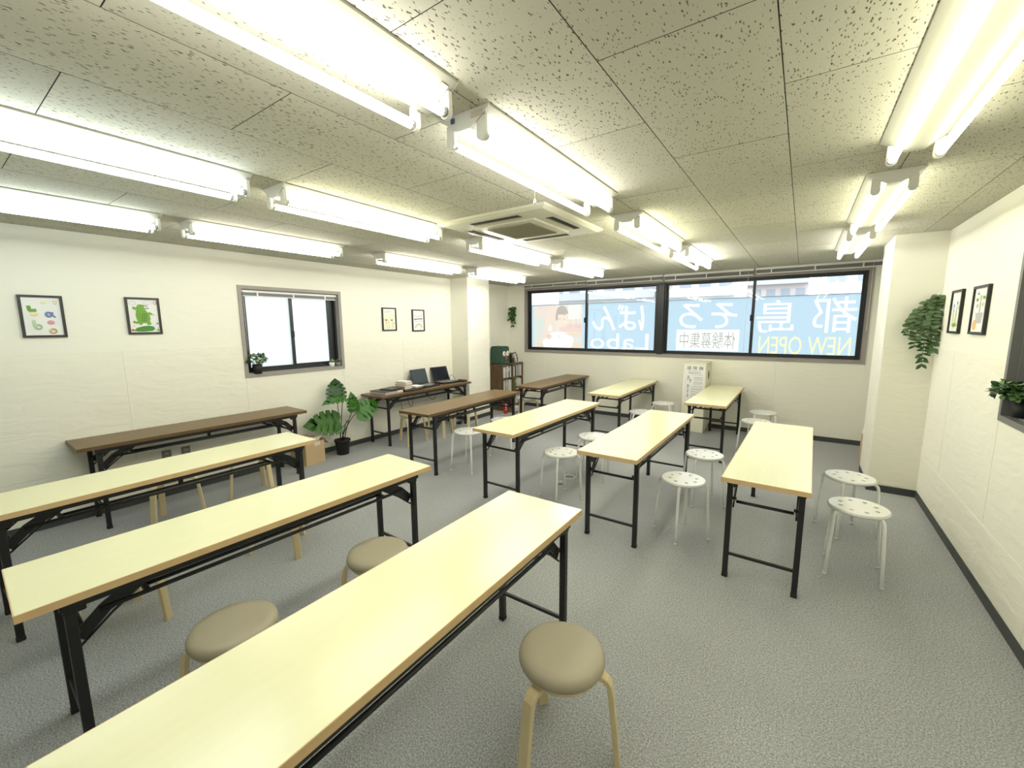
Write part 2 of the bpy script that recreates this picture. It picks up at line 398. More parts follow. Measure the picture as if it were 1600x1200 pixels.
m = MB(); xa, xb, za, zb = BW
m.box((XL - T, YB, 0), (xa, YB + T, HC)).box((xb, YB, 0), (XR + T, YB + T, HC)).box((xa, YB, 0), (xb, YB + T, za)).box((xa, YB, zb), (xb, YB + T, HC))
wb = structure(m.build('wall_back', M_wall), 'cream wall holding the long window with the blue banner outside', 'wall')
wf = structure(MB().box((XL - T, YF - T, 0), (XR + T, YF, HC)).build('wall_front', M_wall), 'plain cream wall behind the camera', 'wall')
# pillars
PLX, PLY0, PLY1 = -4.59, 5.35, 5.93
PRX, PRY0, PRY1 = 0.63, 5.20, 5.84
pl = structure(MB().box((XL, PLY0, 0), (PLX, PLY1, HC)).build('pillar', M_wall), 'cream square pillar at the end of the laptop table', 'pillar')
pr = structure(MB().box((PRX, PRY0, 0), (XR, PRY1, HC)).build('pillar', M_wall), 'cream square pillar with trailing eucalyptus hung beside it', 'pillar')

PT = 0.0035
def wp(parent, axis, plane, sgn, a0, a1, z0, z1):
    """one vinyl wall panel, proud of the wall by PT"""
    g = 0.0025; a0 += g; a1 -= g; z0 += g; z1 -= g
    w, h = a1 - a0, z1 - z0
    c = (plane + sgn * PT / 2, (a0 + a1) / 2, (z0 + z1) / 2) if axis == 'x' else ((a0 + a1) / 2, plane + sgn * PT / 2, (z0 + z1) / 2)
    sz = (PT, w, h) if axis == 'x' else (w, PT, h)
    MB().cbox((0, 0, 0), sz, b=0.0012).build('wall_panel', M_panel, parent, c)
BBH = 0.065
for a0, a1, z1 in ((YF, -1.05, 1.425), (-1.05, 0.02, 1.425), (0.02, 1.08, 1.425), (1.08, 2.065, 1.425), (2.065, 3.252, 1.072), (3.252, 4.27, 1.425), (4.27, PLY0, 1.425), (PLY1, YB, 1.425)):
    wp(wl, 'x', XL, 1, a0, a1, 0.41, z1)
for a0, a1 in ((YF, 0.6), (0.6, 3.0), (3.0, PLY0), (PLY1, YB)): wp(wl, 'x', XL, 1, a0, a1, BBH, 0.41)
for a0, a1 in ((XL, -4.58), (-4.58, -4.11), (-4.11, -3.17), (-3.17, -2.2), (-2.2, -1.2), (-1.2, -0.28), (-0.28, 0.69), (0.69, XR)):
    wp(wb, 'y', YB, -1, a0, a1, 0.43, 1.075)
for a0, a1 in ((XL, -2.2), (-2.2, 0.69), (0.69, XR)): wp(wb, 'y', YB, -1, a0, a1, BBH, 0.43)
for a0, a1, z1 in ((4.60, PRY0, 1.405), (3.575, 4.60, 1.405), (2.37, 3.575, 1.05), (1.3, 2.37, 1.405), (0.2, 1.3, 1.405), (-1.0, 0.2, 1.405), (YF, -1.0, 1.405)):
    wp(wr, 'x', XR, -1, a0, a1, 0.41, z1)
for a0, a1 in ((2.9, PRY0), (0.2, 2.9), (YF, 0.2)): wp(wr, 'x', XR, -1, a0, a1, BBH, 0.41)
wp(pr, 'y', PRY0, -1, PRX, XR, 0.41, 1.405); wp(pr, 'y', PRY0, -1, PRX, XR, BBH, 0.41)
wp(pr, 'x', PRX, -1, PRY0, PRY1, 0.41, HC); wp(pr, 'x', PRX, -1, PRY0, PRY1, BBH, 0.41)
wp(pl, 'y', PLY0, -1, XL, PLX, 0.41, 1.425); wp(pl, 'x', PLX, 1, PLY0, PLY1, 0.41, 1.425); wp(pl, 'x', PLX, 1, PLY0, PLY1, BBH, 0.41); wp(pl, 'y', PLY0, -1, XL, PLX, BBH, 0.41)
bt = 0.008
structure(MB().box((XL, YF, 0), (XL + bt, PLY0, BBH)).box((XL, PLY1, 0), (XL + bt, YB, BBH)).build('baseboard_left', M_base), 'dark baseboard along the wall with the frosted window', 'baseboard')
structure(MB().box((XL, YB - bt, 0), (XR, YB, BBH)).build('baseboard_back', M_base), 'dark baseboard below the long banner window', 'baseboard')
structure(MB().box((XR - bt, YF, 0), (XR, PRY0, BBH)).build('baseboard_right', M_base), 'dark baseboard running to the eucalyptus pillar', 'baseboard')
MB().box((PRX - bt, PRY0 - bt, 0), (XR - bt, PRY0, BBH)).box((PRX - bt, PRY0, 0), (PRX, PRY1, BBH)).build('baseboard', M_base, pr)
MB().box((XL + bt, PLY0 - bt, 0), (PLX + bt, PLY0, BBH)).box((PLX, PLY0, 0), (PLX + bt, PLY1, BBH)).build('baseboard', M_base, pl)

# ------------------------------------------------------------------ windows
def win(name, label): 
    o = thing(name, label, 'window'); o['kind'] = 'structure'; return o
# small frosted window in the picture wall
w1 = win('window_1', 'small sliding window with frosted panes in taupe trim')
ya, yb, za, zb = LW
MB().ring('x', ya - .035, za - .035, yb + .035, zb + .035, .037, XL - .02, XL + .012).build('window_frame', M_trim, w1)
MB().ring('x', ya, za, yb, zb, .012, XL - .13, XL - .02).build('window_lining', M_trim, w1)
MB().ring('x', ya + .012, za + .012, yb - .012, zb - .012, .02, XL - .125, XL - .055).build('track_frame', M_alu, w1)
for nm, a, b, xx, wd in (('sash', ya + .03, ya + .580, XL - .085, .036), ('sash', ya + .540, yb - .03, XL - .11, .040)):
    s = MB().ring('x', a, za + .03, b, zb - .03, wd, xx - .01, xx + .012).build(nm, M_alu, w1)
    MB().box((xx - .002, a + wd - .004, za + .054), (xx + .001, b - wd + .004, zb - .054)).build('pane', M_frost, s)
MB().box((XL - .072, ya + .548, 1.50), (XL - .05, ya + .575, 1.57), b=.004).build('sash_lock', M_darkplastic, w1)
MB().box((XL - .122, yb - .105, za + .03), (XL - .088, yb - .03, zb - .03)).build('screen_stile', M_alu, w1)
# long window
w2 = win('window_2', 'long black-framed window with blue banner behind its four panes')
xa, xb, za, zb = BW
MB().ring('y', xa - .038, za - .038, xb + .038, zb + .03, .04, YB - .014, YB + .02).build('window_frame', M_trim, w2)
MB().ring('y', xa, za, xb, zb, .014, YB + .018, YB + .13).build('window_lining', M_trim, w2)
XM0, XM1 = -1.985, -1.885
MB().box((XM0, YB + .005, za + .005), (XM1, YB + .12, zb - .005), b=.004).build('mullion', M_alu, w2)
for u0, u1, mid in ((xa + .012, XM0 + .004, -3.275), (XM1 - .004, xb - .012, -0.625)):
    MB().ring('y', u0, za + .01, u1, zb - .008, .024, YB + .03, YB + .11).build('track_frame', M_alu, w2)
    for a, b, yy in ((u0 + .02, mid + .02, YB + .085), (mid - .018, u1 - .02, YB + .058)):
        s = MB().ring('y', a, za + .028, b, zb - .026, .036, yy - .011, yy + .011).build('sash', M_alu, w2)
        MB().box((a + .032, yy - .002, za + .06), (b - .032, yy + .002, zb - .058)).build('pane', M_glass, s)
    MB().box((mid - .03, YB + .022, 1.66), (mid - .006, YB + .05, 1.75), b=.005).build('sash_lock', M_darkplastic, w2)
# dark window beside the camera side of the plant pillar
w3 = win('window_3', 'dark window with grey trim beside the framed pictures')
ya, yb, za, zb = RW
M_trimd = mat('grey_window_trim', (0.20, 0.195, 0.195), 0.5)
MB().ring('x', ya - .03, za - .03, yb + .03, zb + .03, .034, XR - .010, XR + .03).build('window_frame', M_trimd, w3)
MB().ring('x', ya, za, yb, zb, .012, XR + .03, XR + .087).build('window_lining', M_trimd, w3)
MB().ring('x', ya + .012, za + .012, yb - .012, zb - .012, .045, XR + .086, XR + .139).build('track_frame', M_alu, w3)
for a, b, xx in ((ya + .05, 2.99, XR + .102), (2.95, yb - .05, XR + .127)):
    s = MB().ring('x', a, za + .05, b, zb - .05, .045, xx - .012, xx + .012).build('sash', M_alu, w3)
    MB().box((xx - .002, a + .04, za + .09), (xx + .002, b - .04, zb - .09)).build('pane', M_glass, s)

# blinds drawn up
def blind(label, axis, a0, a1, zt, zb_, d0, d1, inward, group=None, cord=None):
    """headrail, stacked slats, bottom rail, ladder clips"""
    t = thing('venetian_blind', label, 'blind', group=group)
    def bx(p0, p1, q0, q1, z0, z1, bv=0.0):
        return ((p0, q0, z0), (p1, q1, z1)) if axis == 'y' else ((q0, p0, z0), (q1, p1, z1))
    h = zt - zb_
    lo, hi = bx(a0, a1, d0, d1, zt - h * .33, zt); MB().box(lo, hi, b=.002).build('headrail', M_blindw, t)
    m = MB(); n = 7
    for i in range(n):
        z0 = zb_ + h * .16 + h * .5 * i / n
        lo, hi = bx(a0 + .01, a1 - .01, d0 + .006 + .0015 * (i % 2), d1 - .006, z0, z0 + h * .5 / n * .72); m.box(lo, hi)
    o = m.build('slat_stack', M_blind, t)
    lo, hi = bx(a0 + .008, a1 - .008, d0 + .004, d1 - .004, zb_, zb_ + h * .15); MB().box(lo, hi, b=.002).build('bottom_rail', M_blindw, t)
    L = a1 - a0
    for f in (.14, .5, .86):
        e = d0 if inward < 0 else d1
        q0, q1 = sorted((e + inward * .004, e - inward * .002))
        lo, hi = bx(a0 + L * f - .008, a0 + L * f + .008, q0, q1, zb_ - .002, zt - h * .3); MB().box(lo, hi).build('ladder_clip', M_blindw, t)
    if cord:
        a, zc = cord; e = (d0 if inward < 0 else d1) + inward * .004
        p = (lambda z: (a, e, z)) if axis == 'y' else (lambda z: (e, a, z))
        MB().tube([p(zt - h * .4), p(zc)], .0022, 6).build('tilt_cord', M_blindw, t)
    return t
GB = 'raised blinds over the long window'
blind('raised venetian blind above the pane with the printed photo', 'y', -4.55, -3.235, 2.40, 2.335, 6.985, 7.045, -1, GB)
blind('raised venetian blind above the word Labo on the banner', 'y', -3.215, -1.90, 2.402, 2.315, 6.975, 7.035, -1, GB)
blind('raised venetian blind above the white box of brown characters', 'y', -1.88, -0.635, 2.402, 2.305, 6.985, 7.045, -1, GB, (-0.70, 1.20))
blind('raised venetian blind above the yellow NEW OPEN lettering', 'y', -0.615, 0.76, 2.402, 2.315, 6.975, 7.035, -1, GB, (0.665, 1.52))
blind('raised white venetian blind inside the small frosted window', 'x', LW[0] + .015, LW[1] - .015, 2.016, 1.952, XL - .05, XL - .012, 1, None, (2.118, 1.36))

# ------------------------------------------------------------------ fluorescent ceiling lights
def make_light(label, tm):
    t = thing('fluorescent_light', label, 'ceiling light', (0, 0, 0), 0, 'twin-tube fluorescent ceiling lights')
    hl = 0.625
    prof = [(-.118, 0), (-.118, -.008), (-.030, -.062), (.030, -.062), (.118, -.008), (.118, 0)]
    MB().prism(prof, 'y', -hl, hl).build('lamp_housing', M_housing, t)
    for e in (-1, 1):
        q0, q1 = sorted((e * hl, e * (hl + .002))); MB().prism(prof, 'y', q0, q1).build('end_plate', M_socket, t)
    for s in (-1, 1):
        xx = s * .074
        tb = MB().tube([(xx, -.592, -.092), (xx, .592, -.092)], .0155, 14).build('fluorescent_tube', tm, t)
        for e in (-1, 1): MB().tube([(xx, e * .604, -.092), (xx, e * .588, -.092)], .0158, 12).build('end_cap', M_silver, tb)
        for e in (-1, 1):
            m = MB(); y0, y1 = sorted((e * .606, e * .622))
            poly = [(xx - .018, -.030)] + [(xx + .020 * math.cos(a), -.092 - .020 * math.sin(a)) for a in [PI - i * PI / 8 + 0 for i in range(9)]][::1] + [(xx + .018, -.030)]
            poly = [(xx - .018, -.030)] + [(xx - .020 * math.cos(i * PI / 8), -.092 - .020 * math.sin(i * PI / 8)) for i in range(9)] + [(xx + .018, -.030)]
            m.prism(poly, 'y', y0, y1).build('lamp_socket', M_socket, t)
    return t
colx = {'c1': 0.335, 'c2': -1.09, 'c3': -2.50, 'c4': -3.83}
coln = {'c1': 'in the line leading to the eucalyptus pillar', 'c2': 'in the line between air conditioner and eucalyptus pillar',
        'c3': 'in the line passing beyond the air conditioner', 'c4': 'in the line along the crocodile drawing wall'}
rowy = [0.485, 1.90, 3.64, 5.18]
rown = ['first', 'second', 'third', 'fourth']
protos = {}
for c in ('c1', 'c2', 'c3', 'c4'):
    for i, yy in enumerate(rowy):
        kind = 'y' if (c, i) in (('c3', 1), ('c2', 2), ('c1', 1), ('c1', 2)) else 'c' if (c, i) in (('c3', 0), ('c4', 0)) else 'w'
        f = {'c1': .6, 'c2': 1.0, 'c3': 1.0, 'c4': .75}[c] * (.92, .95, 1.05, .95 if c == 'c1' else 1.85)[i]  # strengths per line and row chosen to even out brightness on the walls
        lab = '%s twin-tube light from the camera end, %s' % (rown[i], coln[c])
        if (c, i) == ('c2', 1): lab = 'second twin-tube ceiling light, with pull cord, close to the air conditioner'
        key = (kind, round(f, 3))
        if key not in protos:
            o = make_light(lab, tube_mat(*key)); o.location = (colx[c], yy, HC); protos[key] = o
        else: o = dup(protos[key], (colx[c], yy, HC), 0, lab)
        if (c, i) == ('c2', 1): pulled = o
        if i == 0 and c == 'c2': first = o
pc = MB().tube([(-.004, -.12, -.062), (-.004, -.12, -.19)], .0014, 6).build('pull_cord', M_cord, pulled)
MB().lathe([(.002, .012), (.007, .004), (.008, -.008), (.004, -.014)], 10, (-.004, -.12, -.2)).build('cord_knob', M_cord, pc)
MB().cbox((.06, -.629, -.022), (.05, .003, .018)).build('rating_label', M_tape, pulled)
MB().cbox((-.055, -.629, -.020), (.018, .003, .018)).build('blue_sticker', mat('blue_sticker_print', (0.08, 0.12, 0.3), 0.5), pulled)
MB().cbox((.085, .585, -.031), (.03, .03, .002), 0, (0, -.55, 0)).build('rating_label', M_tape, first)

# ------------------------------------------------------------------ ceiling cassette air conditioner
ac = thing('ceiling_air_conditioner', 'square white cassette air conditioner set in the ceiling', 'air conditioner', (-1.895, 2.90, HC))
h = .475
m = MB()
m.lathe([(1, 0)], 4) if False else None
# panel: stepped square frustum
def sq(m, h0, z0, h1, z1, mi=0):
    m.add([(-h0, -h0, z0), (h0, -h0, z0), (h0, h0, z0), (-h0, h0, z0), (-h1, -h1, z1), (h1, -h1, z1), (h1, h1, z1), (-h1, h1, z1)],
          [(0, 1, 5, 4), (1, 2, 6, 5), (2, 3, 7, 6), (3, 0, 4, 7), (4, 5, 6, 7), (3, 2, 1, 0)], mi)
sq(m, h, 0, h, -.014); sq(m, h, -.014, .445, -.030)
m.build('panel', M_acw, ac)
m = MB(); sq(m, .275, -.030, .265, -.040); m.build('grille_frame', M_acw, ac)
gr = MB().box((-.20, -.20, -.043), (.20, .20, -.040)).build('intake_grille', M_grille, ac)
m = MB()
for i in range(24): m.box((-.198, -.195 + i * .017, -.0465), (.198, -.190 + i * .017, -.0425))
m.build('grille_slats', M_grille, gr)
for k in range(4):
    M = Matrix.Rotation(k * PI / 2, 4, 'Z')
    sl = MB().box((-.215, .335, -.0325), (.215, .395, -.030), M=M).build('air_outlet', M_slot, ac)
    MB().box((-.208, -.004, -.002), (.208, .022, .002), M=M @ Matrix.Translation((0, .345, -.033)) @ Matrix.Rotation(.35, 4, 'X')).build('louver', M_grille, sl)

# ------------------------------------------------------------------ folding tables
def make_table(brown):
    t = thing('folding_table', '', 'table')
    top = MB()
    top.box((-.222, -.897, .672), (.222, .897, .7)).build('tabletop', M_brown if brown else M_cream, t)
    MB().ring('z', -.225, -.9, .225, .9, .003, .671, .6996).build('edge_band', M_bedge if brown else M_beige, t)
    for s in (-1, 1):
        MB().box((s * .196 - .014, -.80, .643), (s * .196 + .014, .80, .6715)).build('side_rail', M_black, t)
    for e in (-1, 1):
        ye = e * .775
        for s in (-1, 1):
            lg = MB().box((s * .187 - .0155, ye - .0155, .02), (s * .187 + .0155, ye + .0155, .665), b=.003).build('leg', M_black, t)
            MB().box((s * .187 - .017, ye - .017, 0), (s * .187 + .017, ye + .017, .022), b=.003).build('leg_cap', M_rubber, lg)
            # folding brace: flat plate from the leg to the rail with a thin stay below it
            MB().tube([(s * .163, ye - e * .012, .505), (s * .170, ye - e * .09, .585), (s * .172, ye - e * .20, .652)], 0, ell=(.003, .023), up=(0, 0, 1)).build('brace', M_black, t)
            MB().tube([(s * .166, ye - e * .012, .470), (s * .166, ye - e * .11, .555), (s * .166, ye - e * .23, .640)], .005, 8).build('brace_rod', M_black, t)
            MB().tube([(s * .150, ye - e * .012, .53), (s * .172, ye - e * .012, .53)], .010, 8).build('hinge_pin', M_black, t)
            MB().cbox((s * .188, ye - e * .012, .645), (.036, .06, .045), b=.004).build('leg_bracket', M_black, t)
        MB().tube([(-.152, ye - e * .03, .505), (.152, ye - e * .03, .505)], .010, 8).build('crossbar', M_black, t)
        MB().box((-.175, ye - .008, .152), (.175, ye + .008, .170), b=.002).build('foot_bar', M_black, t)
        MB().box((-.175, e * .56 - .009, .578), (.175, e * .56 + .009, .594), b=.002).build('shelf_crossbar', M_black, t)
    for xx in (-.175, -.112, .112, .175):
        q = .70 if abs(xx) > .15 else .565
        MB().tube([(xx, -q, .586), (xx, q, .586)], .0092, 8).build('shelf_rod', M_black, t)
    for s in (-1, 1): MB().box((s * .112 - .007, -.012, .580), (s * .112 + .007, .012, .672)).build('shelf_hanger', M_black, t)
    return t
G1, G2 = 'cream folding tables', 'dark brown folding tables'
tabs = [
 ('B1', 1, -4.714, 1.548, -1.26, 'dark brown folding table against the wall under the crocodile drawing'),
 ('A', 0, -3.456, 0.932, 0.68, 'cream folding table standing next to the brown table under the crocodile drawing'),
 ('B', 0, -2.224, 0.997, -1.92, 'cream folding table running between two other cream tables, taupe stools beside it'),
 ('C', 0, -1.069, 0.937, 0.24, 'big cream folding table running out of the bottom edge of the photo'),
 ('BM', 1, -3.393, 3.902, 1.31, 'dark brown folding table standing clear of walls in front of the laptop table'),
 ('D', 0, -2.165, 3.732, -0.95, 'cream folding table beside the free-standing brown table in the middle of the room'),
 ('E', 0, -1.086, 3.641, -0.34, 'cream folding table in the middle row between two cream tables with white stools'),
 ('F', 0, -0.102, 3.621, -1.07, 'cream folding table with its short end facing the camera, white stools both sides'),
 ('G', 1, -3.37, 6.135, 1.14, 'dark brown folding table ending at the wall below the long window'),
 ('H', 0, -2.131, 6.100, 0.09, 'cream folding table under the long window beside the far brown table'),
 ('I', 0, -0.873, 6.062, 0.17, 'cream folding table pushed against the wall next to the ivory metal cabinet'),
 ('L', 1, -4.70, 4.367, -0.37, 'dark brown folding table against the wall carrying two open laptops'),
]
pt = {}
for nm, br, x, y, a, lab in tabs:
    if br not in pt:
        o = make_table(br); pt[br] = o; o.location = (x, y, 0); o.rotation_euler = (0, 0, math.radians(a)); o['label'] = lab; o['group'] = G2 if br else G1
    else: o = dup(pt[br], (x, y, 0), math.radians(a), lab)

# ------------------------------------------------------------------ white perforated stools
def perforated_seat():
    bm = bmesh.new(); ed = []
    def loop(r, n, cx=0, cy=0):
        vs = [bm.verts.new((cx + r * math.cos(2 * PI * i / n), cy + r * math.sin(2 * PI * i / n), .45)) for i in range(n)]
        ed.extend(bm.edges.new((vs[i], vs[(i + 1) % n])) for i in range(n)); return vs
    outer = loop(.155, 40)
    holes = [loop(.0135, 10, .098 * math.cos(2 * PI * (k + .5) / 8), .098 * math.sin(2 * PI * (k + .5) / 8)) for k in range(8)]
    bmesh.ops.triangle_fill(bm, use_beauty=True, use_dissolve=False, edges=ed)
    top = list(bm.faces)
    for f in top:
        if f.normal.z < 0: f.normal_flip()
    for h in holes:       # hole walls
        lo = [bm.verts.new((v.co.x, v.co.y, .436)) for v in h]
        for i in range(len(h)): bm.faces.new((h[i], h[(i + 1) % len(h)], lo[(i + 1) % len(h)], lo[i]))
    prev = outer
    for r, z in ((.1605, .4475), (.162, .441), (.160, .432)):
        cur = [bm.verts.new((r * math.cos(2 * PI * i / 40), r * math.sin(2 * PI * i / 40), z)) for i in range(40)]
        for i in range(40):
            f = bm.faces.new((prev[i], prev[(i + 1) % 40], cur[(i + 1) % 40], cur[i])); f.smooth = True
        prev = cur
    # underside with the same holes
    e2 = []
    und = [bm.verts.new((v.co.x * .97, v.co.y * .97, .436)) for v in prev]
    for i in range(40): bm.faces.new((prev[i], prev[(i + 1) % 40], und[(i + 1) % 40], und[i]))
    e2 += [bm.edges.get((und[i], und[(i + 1) % 40])) for i in range(40)]
    bm.verts.ensure_lookup_table()
    lows = [v for v in bm.verts if abs(v.co.z - .436) < 1e-5 and math.hypot(v.co.x, v.co.y) < .12]
    e2 += [e for e in bm.edges if abs(e.verts[0].co.z - .436) < 1e-5 and abs(e.verts[1].co.z - .436) < 1e-5 and math.hypot(e.verts[0].co.x, e.verts[0].co.y) < .12]
    bmesh.ops.triangle_fill(bm, use_beauty=True, use_dissolve=False, edges=e2)
    me = bpy.data.meshes.new('seat'); bm.to_mesh(me); bm.free(); me.materials.append(M_stool); return me
def make_white():
    t = thing('white_stool', '', 'stool', group='white perforated metal stools')
    link('seat', perforated_seat(), t)
    for k in range(4):
        a = PI / 4 + k * PI / 2; c, s = math.cos(a), math.sin(a)
        pts = [(.10, .428), (.140, .428), (.158, .423), (.168, .412), (.173, .395), (.186, .20), (.199, .006)]
        lg = MB().tube([(r * c, r * s, z) for r, z in pts], .0105, 10).build('leg', M_stool, t)
        MB().lathe([(.0115, 0), (.0118, .014), (.0105, .016)], 10, (.199 * c, .199 * s, 0)).build('leg_tip', M_stool, lg)
    m = MB()
    for a in (PI / 4, -PI / 4): m.tube([(-.13 * math.cos(a), -.13 * math.sin(a), .428), (.13 * math.cos(a), .13 * math.sin(a), .428)], .008, 8)
    m.build('cross_frame', M_stool, t)
    return t
ws = [
 (-3.027, 3.49, 5, 'white perforated stool at the camera-side corner between brown and cream tables'),
 (-3.02, 4.165, 20, 'white perforated stool mostly hidden behind the cream table next to free-standing brown table'),
 (-1.775, 3.36, 62, 'white perforated stool with the round floor socket seen between its legs'),
 (-1.755, 4.05, 10, 'white perforated stool half hidden by the middle cream table, behind the floor socket stool'),
 (-0.672, 3.27, 48, 'white perforated stool standing clear between two cream tables, the pair member closer to camera'),
 (-0.655, 4.02, 30, 'white perforated stool between two cream tables, the farther one of the pair'),
 (-1.65, 6.38, 0, 'white perforated stool close under the window wall beside the ivory cabinet'),
 (-1.725, 5.58, 25, 'white perforated stool peeking over the far end of the middle cream table'),
 (-0.36, 6.41, 15, 'white perforated stool against the window wall under the yellow lettering'),
 (-0.385, 5.765, 40, 'white perforated stool partly hidden by the far end of the cream table facing the camera'),
 (0.382, 4.02, 28, 'white perforated stool at the eucalyptus wall side, farther of the two'),
 (0.378, 3.37, -2, 'white perforated stool at the eucalyptus wall side, closer of the two to the camera'),
]
w0 = None
for x, y, a, lab in ws:
    if w0 is None:
        w0 = make_white(); w0.location = (x, y, 0); w0.rotation_euler = (0, 0, math.radians(a)); w0['label'] = lab
    else: dup(w0, (x, y, 0), math.radians(a), lab)

# ------------------------------------------------------------------ padded bentwood stools
def make_padded(pad):
    t = thing('padded_stool', '', 'stool', group='padded bentwood stools')
    prof = [(.02, .386), (.144, .386), (.153, .391), (.1585, .401), (.1585, .415), (.153, .428), (.141, .436), (.115, .4395), (.07, .441), (.012, .4415)]
    MB().lathe(prof, 36).build('seat_cushion', pad, t)
    MB().lathe([(.141, .370), (.144, .374), (.144, .386)], 30, smooth=False).build('seat_board', M_birch, t)
    for k in range(3):
        a = k * 2 * PI / 3; c, s = math.cos(a), math.sin(a)
        pts = [(.07, .360), (.125, .360), (.149, .357), (.164, .348), (.174, .333), (.179, .312), (.183, .285), (.198, .15), (.212, 0.0)]
        MB().tube([(r * c, r * s, z) for r, z in pts], 0, ell=(.0215, .0105), up=(c, s, .35)).build('leg', M_birch, t)
    return t
ps = [
 (-0.648, 1.247, 139, 'taupe padded stool standing alone in front, fully visible with birch legs'),
 (-1.812, 0.621, 232, 'taupe padded stool between two cream tables, the larger-looking of two there'),
 (-1.788, 1.307, 220, 'taupe padded stool between two cream tables, beside their far ends'),
 (-2.985, 0.530, 37, 'bentwood stool under the second cream table, legs showing beside the black table leg'),
 (-3.03, 1.41, -3, 'bentwood stool behind the second cream table, one birch leg showing under its far half'),
 (-4.26, 1.12, 186, 'bentwood stool below the brown wall table, legs beside the brown table leg'),
 (-4.31, 1.79, 257, 'bentwood stool below the brown wall table, under its end toward the monstera'),
 (-4.385, 3.87, 187, 'bentwood stool pushed under the laptop table, at its end toward the monstera'),
 (-4.34, 4.40, 325, 'bentwood stool pushed under the middle of the laptop table'),
 (-4.30, 4.93, 200, 'bentwood stool pushed under the laptop table, at its end toward the pillar'),
 (-3.72, 5.80, 40, 'bentwood stool with pale cushion under the far brown table by the bookshelf'),
]
p0 = None
for x, y, a, lab in ps:
    if 'pale cushion' in lab:
        o = make_padded(M_lightpad); o.location = (x, y, 0); o.rotation_euler = (0, 0, math.radians(a)); o['label'] = lab
    elif p0 is None:
        p0 = make_padded(M_taupe); p0.location = (x, y, 0); p0.rotation_euler = (0, 0, math.radians(a)); p0['label'] = lab
    else: dup(p0, (x, y, 0), math.radians(a), lab)


# ------------------------------------------------------------------ leaves
def leafmesh(name, m, L=.05, Wd=.025, fold=.25, curl=.25, n=6, round_=1.0):
    """pointed or rounded leaf lying along +x from its stalk, creased along the midrib"""
    vs, fs = [], []
    for i in range(n + 1):
        u = i / n; w = Wd / 2 * (math.sin(PI * min(1, u * .98 + .02)) ** (.75 if round_ >= 1 else .9)) * (1.15 - .35 * u if round_ < 1 else 1)
        x = L * u; z = -curl * L * u * u
        vs += [(x, -w, z + fold * w), (x, 0, z), (x, w, z + fold * w)]
    for i in range(n):
        a = 3 * i; fs += [(a, a + 3, a + 4, a + 1), (a + 1, a + 4, a + 5, a + 2)]
    me = bpy.data.meshes.new(name); me.from_pydata(vs, [], fs); me.materials.append(m)
    me.polygons.foreach_set('use_smooth', [True] * len(fs)); me.update(); return me
def aim(d, upv=(0, 0, 1), spin=0):
    """rotation taking +x to d with +z near upv"""
    d = Vector(d).normalized(); u = Vector(upv)
    y = u.cross(d)
    if y.length < 1e-3: y = Vector((0, 1, 0))
    y.normalize(); z = d.cross(y)
    return (Matrix((d, y, z)).transposed() @ Matrix.Rotation(spin, 3, 'X')).to_euler()
def put(name, me, par, loc, d, up=(0, 0, 1), sc=1.0, spin=0):
    o = link(name, me, par, loc, aim(d, up, spin)); o.scale = (sc, sc, sc); return o

# monstera: outline with slits between lobes
def monstera(L, m):
    """heart shaped blade split by deep narrow slits, folded at the midrib and drooping to its tip"""
    half = [(-.08, .02), (-.16, .16), (-.14, .30), (-.02, .41), (.10, .455), (.15, .25), (.175, .45), (.30, .455), (.345, .22), (.375, .435), (.50, .40), (.535, .19), (.57, .365), (.69, .30), (.72, .14), (.75, .25), (.87, .13), (1.0, 0)]
    vs, fs = [], []
    def pos(x, y): 
        a = abs(y); return (x * L, y * L, (-.30 * x * x + .22 * a - .55 * a * a) * L)
    mid = [(-.08, 0), (0, 0), (.12, 0), (.25, 0), (.36, 0), (.45, 0), (.55, 0), (.65, 0), (.75, 0), (.87, 0), (1, 0)]
    for sgn in (-1, 1):
        base = len(vs)
        for x, y in half: vs.append(pos(x, y * sgn))
        hx = base + len(half)
        for x, y in half:           # inner row halfway to the midrib
            xm = min(max(x - .06 * (y > .15), -.03), .97); vs.append(pos(xm * .96 + .01, y * sgn * (.5 if y > .24 else .75)))
        mx = base + 2 * len(half)
        for x, y in half: vs.append(pos(min(max(x - .14 * (y > .1), 0.0), 1), 0))
        k = len(half)
        for i in range(k - 1):
            q1 = (base + i, base + i + 1, hx + i + 1, hx + i); q2 = (hx + i, hx + i + 1, mx + i + 1, mx + i)
            fs += [q1[::sgn], q2[::sgn]]
    me = bpy.data.meshes.new('leaf'); me.from_pydata(vs, [], fs); me.materials.append(m)
    me.polygons.foreach_set('use_smooth', [True] * len(fs))
    bm = bmesh.new(); bm.from_mesh(me); bmesh.ops.remove_doubles(bm, verts=bm.verts, dist=1e-5); bmesh.ops.recalc_face_normals(bm, faces=bm.faces); bm.to_mesh(me); bm.free()
    me.update(); return me
mo = thing('potted_monstera', 'potted monstera with big split leaves beside the laptop table', 'plant', (-4.75, 3.03, 0))
pot = MB().lathe([(.070, 0), (.072, .004), (.090, .165), (.098, .168), (.100, .190), (.093, .190), (.088, .172)], 28, cap=False).lathe([(.0, .001), (.071, .001)], 28, cap=False).build('pot', M_pot, mo)
MB().lathe([(.0005, .172), (.05, .176), (.088, .172)], 20, cap=False).build('soil', M_soil, pot)
